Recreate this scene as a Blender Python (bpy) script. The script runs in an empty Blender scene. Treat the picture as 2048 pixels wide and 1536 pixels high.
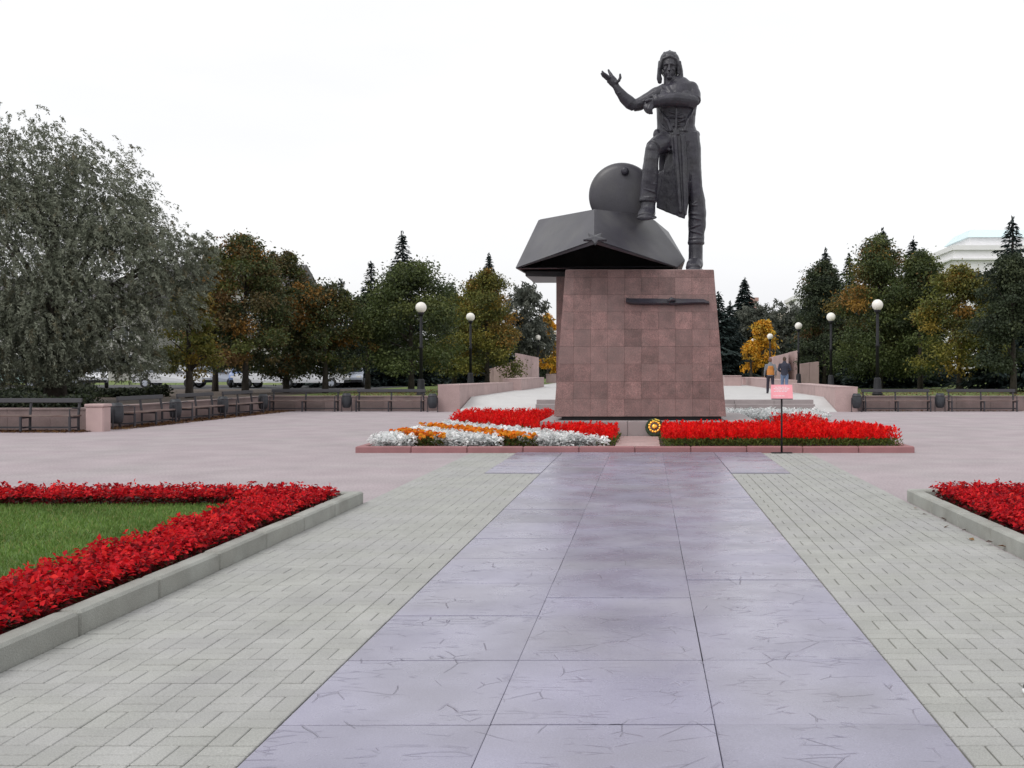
import bpy, bmesh, math, random
import numpy as np
from mathutils import Vector, Matrix
R = math.radians
random.seed(7)
RNG = np.random.default_rng(11)
scene = bpy.context.scene
col = scene.collection

# ------------------------------------------------------------------ camera
F, H, VX, VY = 2080.0, 1.6, 1293.0, 742.0     # focal length and vanishing point in pixels of the 2048 px photograph
cam_d = bpy.data.cameras.new('camera')
cam = bpy.data.objects.new('camera', cam_d)
col.objects.link(cam)
cam.location = (0, 0, H)
cam.rotation_euler = (R(90), 0, 0)
cam_d.sensor_width = 36.0
cam_d.lens = F / 2048.0 * 36.0
cam_d.shift_x = (1024 - VX) / 2048.0
cam_d.shift_y = -(768 - VY) / 2048.0
cam_d.clip_end = 4000
scene.camera = cam

# ------------------------------------------------------------------ sky, sun, exposure
SUN = Vector((-0.42, -0.45, 0.79)).normalized()
w = bpy.data.worlds.new('World'); scene.world = w; w.use_nodes = True
nt = w.node_tree; nt.nodes.clear()
out = nt.nodes.new('ShaderNodeOutputWorld')
sky = nt.nodes.new('ShaderNodeTexSky'); sky.sky_type = 'NISHITA'; sky.sun_disc = False
sky.sun_elevation = math.asin(SUN.z); sky.sun_rotation = math.atan2(SUN.x, SUN.y)
sky.dust_density = 4.0
hs = nt.nodes.new('ShaderNodeHueSaturation'); hs.inputs['Saturation'].default_value = 0.12
nt.links.new(sky.outputs[0], hs.inputs['Color'])
b1 = nt.nodes.new('ShaderNodeBackground'); b1.inputs[1].default_value = 0.05
nt.links.new(hs.outputs[0], b1.inputs[0])
tc = nt.nodes.new('ShaderNodeTexCoord')
mp = nt.nodes.new('ShaderNodeMapping'); mp.inputs['Scale'].default_value = (1.4, 1.4, 5.0)
nz = nt.nodes.new('ShaderNodeTexNoise'); nz.inputs['Scale'].default_value = 1.6; nz.inputs['Detail'].default_value = 5
rp = nt.nodes.new('ShaderNodeValToRGB')
rp.color_ramp.elements[0].position = 0.3; rp.color_ramp.elements[0].color = (0.90, 0.905, 0.935, 1)
rp.color_ramp.elements[1].position = 0.7; rp.color_ramp.elements[1].color = (1.0, 1.0, 1.0, 1)
nt.links.new(tc.outputs['Generated'], mp.inputs[0]); nt.links.new(mp.outputs[0], nz.inputs[0]); nt.links.new(nz.outputs[0], rp.inputs[0])
b2 = nt.nodes.new('ShaderNodeBackground'); b2.inputs[1].default_value = 0.88
nt.links.new(rp.outputs[0], b2.inputs[0])
ad = nt.nodes.new('ShaderNodeAddShader')
nt.links.new(b1.outputs[0], ad.inputs[0]); nt.links.new(b2.outputs[0], ad.inputs[1]); nt.links.new(ad.outputs[0], out.inputs[0])
sd = bpy.data.lights.new('sun', 'SUN'); sd.energy = 0.8; sd.angle = R(25); sd.color = (1.0, 0.97, 0.93)
so = bpy.data.objects.new('sun', sd); col.objects.link(so)
so.rotation_euler = SUN.to_track_quat('Z', 'Y').to_euler()
scene.view_settings.view_transform = 'Standard'
scene.view_settings.look = 'None'
scene.view_settings.exposure = 0.0
scene.view_settings.gamma = 1.0
scene.render.engine = 'CYCLES'
scene.cycles.use_denoising = True
scene.cycles.max_bounces = 6
scene.cycles.transparent_max_bounces = 4

# ------------------------------------------------------------------ photograph pixel -> place
def G(px, py, z=0.0):                    # point of the horizontal plane at height z
    Y = (H - z) * F / (py - VY)
    return Vector(((px - VX) * Y / F, Y, z))
def U(px, py, Y):                        # point at distance Y
    return Vector(((px - VX) * Y / F, Y, H + (VY - py) * Y / F))

# ------------------------------------------------------------------ materials
def mat(name, c, rough=0.7, var=0.12, scale=6.0, bump=0.0, bscale=60.0, metal=0.0, spec=0.5, rnd=0.0,
        speck=0.0, spscale=120.0, c2=None, c2scale=1.5, c2amt=0.5, rvar=0.0):
    m = bpy.data.materials.new(name); m.use_nodes = True
    n = m.node_tree.nodes; l = m.node_tree.links; n.clear()
    o = n.new('ShaderNodeOutputMaterial'); p = n.new('ShaderNodeBsdfPrincipled'); l.new(p.outputs[0], o.inputs[0])
    p.inputs['Metallic'].default_value = metal; p.inputs['Roughness'].default_value = rough
    p.inputs['Specular IOR Level'].default_value = spec
    g = n.new('ShaderNodeNewGeometry')
    def noise(s, d=4.0):
        t = n.new('ShaderNodeTexNoise'); t.inputs['Scale'].default_value = s; t.inputs['Detail'].default_value = d
        l.new(g.outputs['Position'], t.inputs['Vector']); return t
    def mul(col_out, fac_out, lo, hi, f0=0.3, f1=0.7):
        r = n.new('ShaderNodeMapRange'); r.inputs[1].default_value = f0; r.inputs[2].default_value = f1
        r.inputs[3].default_value = lo; r.inputs[4].default_value = hi; l.new(fac_out, r.inputs[0])
        x = n.new('ShaderNodeVectorMath'); x.operation = 'SCALE'
        l.new(col_out, x.inputs[0]); l.new(r.outputs[0], x.inputs['Scale']); return x.outputs[0]
    rgb = n.new('ShaderNodeRGB'); rgb.outputs[0].default_value = (*c, 1); cur = rgb.outputs[0]
    if c2 is not None:
        t = noise(c2scale, 6); r = n.new('ShaderNodeMapRange'); r.inputs[1].default_value = 0.42; r.inputs[2].default_value = 0.68
        r.inputs[4].default_value = c2amt; l.new(t.outputs[0], r.inputs[0])
        x = n.new('ShaderNodeMix'); x.data_type = 'RGBA'; l.new(r.outputs[0], x.inputs[0]); l.new(cur, x.inputs[6])
        x.inputs[7].default_value = (*c2, 1); cur = x.outputs[2]
    if var: cur = mul(cur, noise(scale, 6).outputs[0], 1 - var, 1 + var)
    if speck: cur = mul(cur, noise(spscale, 2).outputs[0], 1 - speck, 1 + speck, 0.35, 0.65)
    if rnd:
        oi = n.new('ShaderNodeObjectInfo'); cur = mul(cur, oi.outputs['Random'], 1 - rnd, 1 + rnd, 0, 1)
    l.new(cur, p.inputs['Base Color'])
    if rvar:
        r = n.new('ShaderNodeMapRange'); r.inputs[1].default_value = 0.35; r.inputs[2].default_value = 0.65
        r.inputs[3].default_value = rough - rvar; r.inputs[4].default_value = rough + rvar
        l.new(noise(2.2, 5).outputs[0], r.inputs[0]); l.new(r.outputs[0], p.inputs['Roughness'])
    if bump:
        bt = noise(bscale, 5); b = n.new('ShaderNodeBump'); b.inputs['Strength'].default_value = bump; b.inputs['Distance'].default_value = 0.02
        l.new(bt.outputs[0], b.inputs['Height']); l.new(b.outputs[0], p.inputs['Normal'])
    return m

def leaf_mat(name, trans=0.25, rough=0.6, spec=0.3):
    m = bpy.data.materials.new(name); m.use_nodes = True
    n = m.node_tree.nodes; l = m.node_tree.links; n.clear()
    o = n.new('ShaderNodeOutputMaterial'); p = n.new('ShaderNodeBsdfPrincipled')
    a = n.new('ShaderNodeAttribute'); a.attribute_name = 'Col'
    p.inputs['Roughness'].default_value = rough; p.inputs['Specular IOR Level'].default_value = spec
    l.new(a.outputs['Color'], p.inputs['Base Color'])
    t = n.new('ShaderNodeBsdfTranslucent'); l.new(a.outputs['Color'], t.inputs[0])
    x = n.new('ShaderNodeMixShader'); x.inputs[0].default_value = trans
    l.new(p.outputs[0], x.inputs[1]); l.new(t.outputs[0], x.inputs[2]); l.new(x.outputs[0], o.inputs[0])
    return m

def slab_mat(name, c):
    m = mat(name, c, rough=0.31, var=0.14, scale=1.3, rnd=0.12, speck=0.10, spscale=130, rvar=0.09, bump=0.06, bscale=70, spec=0.55, c2=(0.265, 0.255, 0.29), c2scale=1.1, c2amt=0.6)
    n = m.node_tree.nodes; l = m.node_tree.links
    p = next(x for x in n if x.type == 'BSDF_PRINCIPLED'); g = next(x for x in n if x.type == 'NEW_GEOMETRY')
    src = p.inputs['Base Color'].links[0].from_socket
    nrm = p.inputs['Normal'].links[0].from_socket
    # engraved drawing: broken thin strokes, slightly darker and lower than the polished face
    wn = n.new('ShaderNodeTexNoise'); wn.inputs['Scale'].default_value = 2.1; wn.inputs['Detail'].default_value = 3
    l.new(g.outputs['Position'], wn.inputs['Vector'])
    sc = n.new('ShaderNodeVectorMath'); sc.operation = 'SCALE'; sc.inputs['Scale'].default_value = 0.10; l.new(wn.outputs['Color'], sc.inputs[0])
    av = n.new('ShaderNodeVectorMath'); av.operation = 'ADD'; l.new(g.outputs['Position'], av.inputs[0]); l.new(sc.outputs[0], av.inputs[1])
    vo = n.new('ShaderNodeTexVoronoi'); vo.feature = 'DISTANCE_TO_EDGE'; vo.inputs['Scale'].default_value = 3.9; l.new(av.outputs[0], vo.inputs['Vector'])
    r1 = n.new('ShaderNodeMapRange'); r1.inputs[1].default_value = 0.004; r1.inputs[2].default_value = 0.016; r1.inputs[3].default_value = 1; r1.inputs[4].default_value = 0
    l.new(vo.outputs['Distance'], r1.inputs[0])
    mk = n.new('ShaderNodeTexNoise'); mk.inputs['Scale'].default_value = 3.4; l.new(g.outputs['Position'], mk.inputs['Vector'])
    r2 = n.new('ShaderNodeMapRange'); r2.inputs[1].default_value = 0.52; r2.inputs[2].default_value = 0.62; l.new(mk.outputs[0], r2.inputs[0])
    mm = n.new('ShaderNodeMath'); mm.operation = 'MULTIPLY'; l.new(r1.outputs[0], mm.inputs[0]); l.new(r2.outputs[0], mm.inputs[1])
    # second set: short fine strokes, stretched across the path
    mpn = n.new('ShaderNodeMapping'); mpn.inputs['Scale'].default_value = (2.6, 9.0, 1.0); mpn.inputs['Rotation'].default_value = (0, 0, 0.35); l.new(av.outputs[0], mpn.inputs[0])
    v2 = n.new('ShaderNodeTexVoronoi'); v2.feature = 'DISTANCE_TO_EDGE'; v2.inputs['Scale'].default_value = 1.3; l.new(mpn.outputs[0], v2.inputs['Vector'])
    r3 = n.new('ShaderNodeMapRange'); r3.inputs[1].default_value = 0.006; r3.inputs[2].default_value = 0.05; r3.inputs[3].default_value = .55; r3.inputs[4].default_value = 0; l.new(v2.outputs['Distance'], r3.inputs[0])
    mk2 = n.new('ShaderNodeTexNoise'); mk2.inputs['Scale'].default_value = 5.1; l.new(av.outputs[0], mk2.inputs['Vector'])
    r4 = n.new('ShaderNodeMapRange'); r4.inputs[1].default_value = 0.53; r4.inputs[2].default_value = 0.63; l.new(mk2.outputs[0], r4.inputs[0])
    m2 = n.new('ShaderNodeMath'); m2.operation = 'MULTIPLY'; l.new(r3.outputs[0], m2.inputs[0]); l.new(r4.outputs[0], m2.inputs[1])
    mx = n.new('ShaderNodeMath'); mx.operation = 'MAXIMUM'; l.new(mm.outputs[0], mx.inputs[0]); l.new(m2.outputs[0], mx.inputs[1]); mm = mx
    dk = n.new('ShaderNodeMapRange'); dk.inputs[3].default_value = 1.0; dk.inputs[4].default_value = 0.85; l.new(mm.outputs[0], dk.inputs[0])
    s2 = n.new('ShaderNodeVectorMath'); s2.operation = 'SCALE'; l.new(src, s2.inputs[0]); l.new(dk.outputs[0], s2.inputs['Scale'])
    l.new(s2.outputs[0], p.inputs['Base Color'])
    bp = n.new('ShaderNodeBump'); bp.invert = True; bp.inputs['Strength'].default_value = 0.8; bp.inputs['Distance'].default_value = 0.006
    l.new(mm.outputs[0], bp.inputs['Height']); l.new(nrm, bp.inputs['Normal']); l.new(bp.outputs[0], p.inputs['Normal'])
    return m

M = dict(
    plaza=mat('plaza_pink', (0.35, 0.296, 0.313), 0.85, var=0.10, scale=1.1, speck=0.15, spscale=32, c2=(0.335, 0.31, 0.31), c2scale=0.5, c2amt=0.5, bump=0.12, bscale=50),
    paver=mat('paver_grey', (0.338, 0.340, 0.320), 0.82, var=0.09, scale=2.0, speck=0.14, spscale=140, rnd=0.05, bump=0.15, bscale=160, c2=(0.335, 0.33, 0.335), c2scale=1.2, c2amt=0.6),
    slab_joint=mat('slab_joint', (0.06, 0.058, 0.055), 0.95, var=0.3, scale=8),
    joint=mat('joint_sand', (0.255, 0.25, 0.225), 0.95, var=0.3, scale=8),
    slab=slab_mat('slab_lavender', (0.255, 0.245, 0.325)),
    kerb=mat('kerb_concrete', (0.31, 0.315, 0.29), 0.85, var=0.12, scale=3, speck=0.12, spscale=150, rnd=0.06, bump=0.25, bscale=120, c2=(0.22, 0.215, 0.19), c2scale=2.5, c2amt=0.5),
    kerb_pink=mat('kerb_pink', (0.29, 0.135, 0.14), 0.75, var=0.10, scale=3, speck=0.12, spscale=120, rnd=0.07, bump=0.12, bscale=100),
    granite=mat('granite_pink', (0.42, 0.30, 0.29), 0.65, var=0.10, scale=2, speck=0.14, spscale=110, rnd=0.08, bump=0.06, bscale=90),
    granite_low=mat('granite_shaded', (0.255, 0.185, 0.178), 0.75, var=0.18, scale=1.6, speck=0.16, spscale=90, rnd=0.10, c2=(0.17, 0.14, 0.13), c2scale=1.1, c2amt=0.6),  # darker blotched granite, tree shade on the low walls put into its colour
    granite_g=mat('granite_grey', (0.30, 0.26, 0.26), 0.6, var=0.12, scale=2, speck=0.14, spscale=110, rnd=0.06),
    ramp=mat('ramp_paving', (0.50, 0.49, 0.485), 0.8, var=0.06, scale=1.5, speck=0.08, spscale=60),
    bronze=mat('bronze_dark', (0.034, 0.032, 0.044), 0.36, var=0.22, scale=3.5, metal=0.0, spec=0.45, speck=0.18, spscale=60, bump=0.10, bscale=40, c2=(0.054, 0.055, 0.058), c2scale=1.6, c2amt=0.6),
    plate=mat('bronze_plate', (0.043, 0.041, 0.051), 0.38, var=0.16, scale=2.2, spec=0.5, speck=0.12, spscale=60, bump=0.05, bscale=40, c2=(0.085, 0.083, 0.082), c2scale=1.2, c2amt=0.6),
    black=mat('black_metal', (0.014, 0.014, 0.017), 0.6, var=0.2, spec=0.25),
    recess=mat('dark_base', (0.03, 0.028, 0.03), 0.8),
    globe=mat('globe_white', (0.83, 0.80, 0.74), 0.3, var=0.03, spec=0.4),
    wood=mat('bench_wood', (0.115, 0.068, 0.058), 0.6, var=0.25, scale=9, rnd=0.1, c2=(0.20, 0.16, 0.145), c2scale=3, c2amt=0.6),
    iron=mat('bench_iron', (0.035, 0.033, 0.04), 0.5),
    bin=mat('bin_metal', (0.028, 0.031, 0.038), 0.5, var=0.25, scale=8),
    soil=mat('soil', (0.075, 0.055, 0.042), 0.95, var=0.35, scale=9, bump=0.6, bscale=30),
    lawn=mat('lawn', (0.10, 0.155, 0.030), 0.95, var=0.25, scale=0.8, speck=0.3, spscale=25, c2=(0.17, 0.15, 0.05), c2scale=0.25, c2amt=0.6, bump=0.6, bscale=22),
    bedlawn=mat('bed_lawn', (0.08, 0.14, 0.03), 0.95, var=0.3, scale=6),
    asphalt=mat('asphalt', (0.055, 0.055, 0.058), 0.9, var=0.2, scale=2),
    ground=mat('ground', (0.10, 0.10, 0.09), 0.95),
    bark=mat('bark', (0.045, 0.037, 0.030), 0.95, var=0.35, scale=5, bump=0.8, bscale=18),
    leaf=leaf_mat('foliage', 0.28),
    needle=leaf_mat('needles', 0.08, 0.7, 0.2),
    petal=leaf_mat('petals', 0.40, 0.6, 0.2),
    grass=leaf_mat('grass_blades', 0.25, 0.6, 0.25),
    gold=mat('gold_foil', (0.85, 0.42, 0.07), 0.25, var=0.2, scale=14, metal=1.0),
    gold_y=mat('ribbon_yellow', (0.75, 0.55, 0.08), 0.35, var=0.1, metal=0.6),
    wreath=mat('wreath_green', (0.02, 0.04, 0.018), 0.8, var=0.3, scale=20, bump=0.8, bscale=60),
    sign=mat('sign_pink', (0.86, 0.33, 0.38), 0.5, var=0.06, scale=10),
    white=mat('white_paint', (0.78, 0.77, 0.78), 0.55, var=0.04),
    skin=mat('skin', (0.42, 0.26, 0.19), 0.55, var=0.05),
    hair=mat('hair_brown', (0.06, 0.035, 0.022), 0.7),
    orange=mat('vest_orange', (0.50, 0.20, 0.045), 0.8, var=0.12, scale=12),
    greycloth=mat('cloth_grey', (0.17, 0.18, 0.20), 0.85, var=0.12, scale=12),
    navy=mat('cloth_navy', (0.028, 0.030, 0.05), 0.85, var=0.2, scale=12),
    jeans=mat('cloth_jeans', (0.13, 0.18, 0.29), 0.85, var=0.15, scale=14),
    darkcloth=mat('cloth_dark', (0.03, 0.025, 0.04), 0.85, var=0.2, scale=12),
    shoe=mat('shoe_dark', (0.02, 0.02, 0.025), 0.5),
    rubber=mat('rubber', (0.02, 0.02, 0.02), 0.8),
    glass=mat('window_glass', (0.035, 0.045, 0.055), 0.08, var=0.2, scale=0.6, spec=0.8),
    wall_white=mat('render_white', (0.78, 0.775, 0.785), 0.8, var=0.05, scale=0.5),  # brightened for the far walls, distance haze put into the colour
    wall_beige=mat('render_beige', (0.52, 0.46, 0.38), 0.85, var=0.07, scale=0.5),
    wall_grey=mat('render_grey', (0.36, 0.35, 0.34), 0.85, var=0.08, scale=0.5),
    brickred=mat('brick_far', (0.40, 0.25, 0.22), 0.9, var=0.08, scale=1),
    roof_blue_hazed=mat('roof_blue_hazed', (0.66, 0.80, 0.83), 0.5, var=0.04),  # paled so the far roof carries haze in its colour
    roof_grey=mat('roof_grey', (0.11, 0.105, 0.11), 0.7, var=0.1),
)
def carpaint(name, c): return mat(name, c, 0.22, var=0.02, spec=0.6)
for k_, c_ in dict(car_white=(0.72, 0.73, 0.76), car_silver=(0.40, 0.43, 0.50), car_blue=(0.18, 0.24, 0.42), car_dark=(0.03, 0.035, 0.06), car_green=(0.25, 0.36, 0.33), car_beige=(0.62, 0.52, 0.40)).items():
    M[k_] = carpaint(k_, c_)

# tiles of the pedestal: one granite, tone and hue picked per tile
def tile_mat():
    m = mat('granite_tile', (0.205, 0.114, 0.107), 0.5, var=0.26, scale=4.5, speck=0.30, spscale=48, rnd=0.22, bump=0.03, bscale=80, rvar=0.06, c2=(0.135, 0.085, 0.078), c2scale=3.2, c2amt=0.55)
    n = m.node_tree.nodes; l = m.node_tree.links
    p = next(x for x in n if x.type == 'BSDF_PRINCIPLED'); src = p.inputs['Base Color'].links[0].from_socket
    oi = n.new('ShaderNodeObjectInfo'); mu = n.new('ShaderNodeMath'); mu.operation = 'MULTIPLY'; mu.inputs[1].default_value = 7.31
    fr = n.new('ShaderNodeMath'); fr.operation = 'FRACT'; l.new(oi.outputs['Random'], mu.inputs[0]); l.new(mu.outputs[0], fr.inputs[0])
    r = n.new('ShaderNodeMapRange'); r.inputs[1].default_value = 0.3; r.inputs[4].default_value = 0.5; l.new(fr.outputs[0], r.inputs[0])
    x = n.new('ShaderNodeMix'); x.data_type = 'RGBA'; l.new(r.outputs[0], x.inputs[0]); l.new(src, x.inputs[6]); x.inputs[7].default_value = (0.19, 0.125, 0.118, 1)
    l.new(x.outputs[2], p.inputs['Base Color'])
    return m
M['tile'] = tile_mat()

# ------------------------------------------------------------------ objects, names, labels
def obj(name, me, parent=None, loc=None, rz=0.0, label=None, cat=None, group=None, kind=None):
    o = bpy.data.objects.new(name, me); col.objects.link(o)
    if parent is not None: o.parent = parent
    if loc is not None: o.location = loc
    if rz: o.rotation_euler = (0, 0, rz)
    if label: o['label'] = label
    if cat: o['category'] = cat
    if group: o['group'] = group
    if kind: o['kind'] = kind
    return o
def thing(name, label, cat, loc=(0, 0, 0), rz=0.0, group=None):
    return obj(name, None, None, loc, rz, label, cat, group)

class MB:
    def __init__(s): s.v = []; s.f = []
    def add(s, vs, fs):
        b = len(s.v); s.v += [tuple(x) for x in vs]; s.f += [tuple(b + i for i in f) for f in fs]; return s
    def box(s, x0, y0, z0, x1, y1, z1):
        vs = [(x, y, z) for z in (z0, z1) for y in (y0, y1) for x in (x0, x1)]
        return s.add(vs, [(0, 2, 3, 1), (4, 5, 7, 6), (0, 1, 5, 4), (2, 6, 7, 3), (0, 4, 6, 2), (1, 3, 7, 5)])
    def cbox(s, x0, y0, z0, x1, y1, z1, c=0.01):        # box with chamfered top edges and upright edges
        def ring(i, z):
            k = c
            return [(x0 + i + k, y0 + i, z), (x1 - i - k, y0 + i, z), (x1 - i, y0 + i + k, z), (x1 - i, y1 - i - k, z),
                    (x1 - i - k, y1 - i, z), (x0 + i + k, y1 - i, z), (x0 + i, y1 - i - k, z), (x0 + i, y0 + i + k, z)]
        vs = ring(0, z0) + ring(0, z1 - c) + ring(c, z1)
        fs = [tuple(range(7, -1, -1)), tuple(range(16, 24))]
        for r in (0, 8):
            for i in range(8): fs.append((r + i, r + (i + 1) % 8, r + 8 + (i + 1) % 8, r + 8 + i))
        return s.add(vs, fs)
    def prism(s, poly, z0, z1):
        n = len(poly)
        return s.add([(x, y, z0) for x, y in poly] + [(x, y, z1) for x, y in poly],
                     [tuple(range(n - 1, -1, -1)), tuple(range(n, 2 * n))] + [(i, (i + 1) % n, n + (i + 1) % n, n + i) for i in range(n)])
    def slab(s, pts, off):                               # polygon in space, thickened by a vector
        n = len(pts); off = Vector(off)
        return s.add([tuple(p) for p in pts] + [tuple(Vector(p) + off) for p in pts],
                     [tuple(range(n)), tuple(range(2 * n - 1, n - 1, -1))] + [((i + 1) % n, i, n + i, n + (i + 1) % n) for i in range(n)])
    def loft(s, rings, seg=14, cap=0.6):                 # rings: (point, radius across, radius deep)
        P = [Vector(r[0]) for r in rings]; n = len(P); vs = []; fs = []
        for i in range(n):
            t = (P[min(i + 1, n - 1)] - P[max(i - 1, 0)]).normalized()
            ref = Vector((0, 1, 0)) if abs(t.y) < 0.85 else Vector((0, 0, 1))
            u = t.cross(ref).normalized(); q = t.cross(u).normalized()
            a = rings[i][1]; b = rings[i][2] if len(rings[i]) > 2 else a
            for k in range(seg):
                an = 2 * math.pi * k / seg
                vs.append(P[i] + u * (a * math.cos(an)) + q * (b * math.sin(an)))
        for i in range(n - 1):
            for k in range(seg):
                fs.append((i * seg + k, i * seg + (k + 1) % seg, (i + 1) * seg + (k + 1) % seg, (i + 1) * seg + k))
        t0 = (P[0] - P[1]).normalized(); t1 = (P[-1] - P[-2]).normalized()
        vs.append(P[0] + t0 * cap * min(rings[0][1:])); vs.append(P[-1] + t1 * cap * min(rings[-1][1:]))
        a0, a1 = len(vs) - 2, len(vs) - 1
        for k in range(seg):
            fs.append((a0, (k + 1) % seg, k)); fs.append((a1, (n - 1) * seg + k, (n - 1) * seg + (k + 1) % seg))
        return s.add(vs, fs)
    def tube(s, pts, r, seg=8):
        rr = r if hasattr(r, '__len__') else [r] * len(pts)
        return s.loft([(p, q, q) for p, q in zip(pts, rr)], seg, 0.05)
    def ell(s, c, r, rot=None, seg=18, rings=12):
        vs = []; fs = []; c = Vector(c); rot = rot or Matrix.Identity(3)
        for i in range(rings + 1):
            th = math.pi * i / rings
            for k in range(seg):
                ph = 2 * math.pi * k / seg
                vs.append(c + rot @ Vector((r[0] * math.sin(th) * math.cos(ph), r[1] * math.sin(th) * math.sin(ph), r[2] * math.cos(th))))
        for i in range(rings):
            for k in range(seg):
                fs.append((i * seg + k, (i + 1) * seg + k, (i + 1) * seg + (k + 1) % seg, i * seg + (k + 1) % seg))
        return s.add(vs, fs)
    def lathe(s, prof, seg=20, c=(0, 0, 0), axis='Z'):   # prof: (radius, height) from bottom to top
        vs = []; fs = []; n = len(prof)
        for r, h in prof:
            for k in range(seg):
                a = 2 * math.pi * k / seg; x, y = r * math.cos(a), r * math.sin(a)
                q = (x, y, h) if axis == 'Z' else ((x, h, y) if axis == 'Y' else (h, x, y))
                vs.append((q[0] + c[0], q[1] + c[1], q[2] + c[2]))
        for i in range(n - 1):
            for k in range(seg): fs.append((i * seg + k, i * seg + (k + 1) % seg, (i + 1) * seg + (k + 1) % seg, (i + 1) * seg + k))
        fs.append(tuple(range(seg - 1, -1, -1))); fs.append(tuple((n - 1) * seg + k for k in range(seg)))
        return s.add(vs, fs)
    def bm(s):
        b = bmesh.new(); vs = [b.verts.new(v) for v in s.v]
        for f in s.f:
            try: b.faces.new([vs[i] for i in f])
            except ValueError: pass
        return b
    def mesh(s, name, m, smooth=False):
        b = s.bm(); bmesh.ops.remove_doubles(b, verts=b.verts, dist=1e-6); bmesh.ops.recalc_face_normals(b, faces=b.faces)
        me = bpy.data.meshes.new(name); b.to_mesh(me); b.free(); me.materials.append(m)
        if smooth: me.polygons.foreach_set('use_smooth', [True] * len(me.polygons))
        return me

def sculpt(mb, name, m, voxel, smooth_it=4, disp=0.0, dscale=0.3):   # one continuous skin over overlapping closed forms
    me = mb.mesh(name + '_raw', m)
    o = bpy.data.objects.new(name + '_raw', me); col.objects.link(o)
    r = o.modifiers.new('r', 'REMESH'); r.mode = 'VOXEL'; r.voxel_size = voxel
    sm = o.modifiers.new('s', 'SMOOTH'); sm.factor = 0.5; sm.iterations = smooth_it
    if disp:
        tx = bpy.data.textures.new(name, 'CLOUDS'); tx.noise_scale = dscale; tx.noise_depth = 2
        d = o.modifiers.new('d', 'DISPLACE'); d.texture = tx; d.strength = disp; d.mid_level = 0.5
    dg = bpy.context.evaluated_depsgraph_get()
    res = bpy.data.meshes.new_from_object(o.evaluated_get(dg)); res.name = name
    bpy.data.objects.remove(o); bpy.data.meshes.remove(me)
    res.polygons.foreach_set('use_smooth', [True] * len(res.polygons))
    if not res.materials: res.materials.append(m)
    return res

def leaf_mesh(name, m, P, A, L, W, C, fold=0.25, N=None):
    n = len(P); P = np.asarray(P, float); A = np.asarray(A, float)
    A = A / (np.linalg.norm(A, axis=1, keepdims=True) + 1e-9)
    if N is None: N = RNG.normal(size=(n, 3))
    S = np.cross(A, N); S /= (np.linalg.norm(S, axis=1, keepdims=True) + 1e-9)
    Q = np.cross(S, A)
    L = np.broadcast_to(np.asarray(L, float), (n,))[:, None]; W = np.broadcast_to(np.asarray(W, float), (n,))[:, None]
    v = np.empty((n, 4, 3))
    v[:, 0] = P - A * L * 0.5; v[:, 1] = P + S * W * 0.5 + Q * W * fold + A * L * 0.05
    v[:, 2] = P + A * L * 0.5; v[:, 3] = P - S * W * 0.5 + Q * W * fold + A * L * 0.05
    me = bpy.data.meshes.new(name)
    me.vertices.add(n * 4); me.vertices.foreach_set('co', v.ravel().astype(np.float32))
    idx = (np.arange(n)[:, None] * 4 + np.array([0, 1, 2, 0, 2, 3])[None]).ravel().astype(np.int32)
    me.loops.add(n * 6); me.loops.foreach_set('vertex_index', idx)
    me.polygons.add(n * 2); me.polygons.foreach_set('loop_start', np.arange(0, n * 6, 3, dtype=np.int32))
    me.update(calc_edges=True)
    ca = me.color_attributes.new('Col', 'FLOAT_COLOR', 'POINT')
    cc = np.ones((n, 4, 4), np.float32); cc[:, :, :3] = np.clip(C, 0, 1)[:, None, :]
    ca.data.foreach_set('color', cc.ravel())
    me.materials.append(m)
    return me

# ================================================================== SETTING
def sheet(name, polys, z, m, kind='structure'):
    b = MB()
    for p in polys: b.add([(x, y, z) for x, y in p], [tuple(range(len(p)))])
    return obj(name, b.mesh(name, m), kind=kind)
rect = lambda x0, y0, x1, y1: [(x0, y0), (x1, y0), (x1, y1), (x0, y1)]

PZ = 0.52                                                # level of the alley behind the monument
sheet('ground', [rect(-1500, -300, 1500, 3000)], -0.30, M['ground'])
sheet('plaza', [rect(-15.2, -8, 15.2, 41.8), rect(-60, -8, -15.2, 27.8), rect(15.2, -8, 60, 41.8)], 0.0, M['plaza'])
LW = -15.35
def lawn_block(name, poly):
    return obj(name, MB().prism(poly, -0.29, 0.50).mesh(name, M['lawn']), kind='structure')
lawn_block('lawn', [(LW, 28.2), (LW, 42.0), (-8.2, 42.0), (-8.2, 150), (-260, 150), (-260, 28.2)])
lawn_block('lawn', [(8.35, 42.0), (60, 42.0), (60, 20), (260, 20), (260, 150), (8.35, 150)])
obj('alley', MB().prism([(-8.19, 43.4), (8.34, 43.4), (8.34, 150), (-8.19, 150)], -0.28, PZ).mesh('alley', M['ramp']), kind='structure')
sheet('street', [rect(-260, 62.5, -16.5, 82)], 0.508, M['asphalt'])
sheet('willow_shade_soil', [rect(-120, 28.4, -16.2, 62.4)], 0.504, M['soil'])  # dark sheet over the lawn, stands in for shade under the willow
sheet('street', [rect(17, 104, 260, 122)], 0.508, M['asphalt'])
obj('far_field', MB().prism([(-700, 150.2), (700, 150.2), (700, 900), (-700, 900)], -0.27, 0.45).mesh('far_field', M['lawn']), kind='structure')

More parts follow.
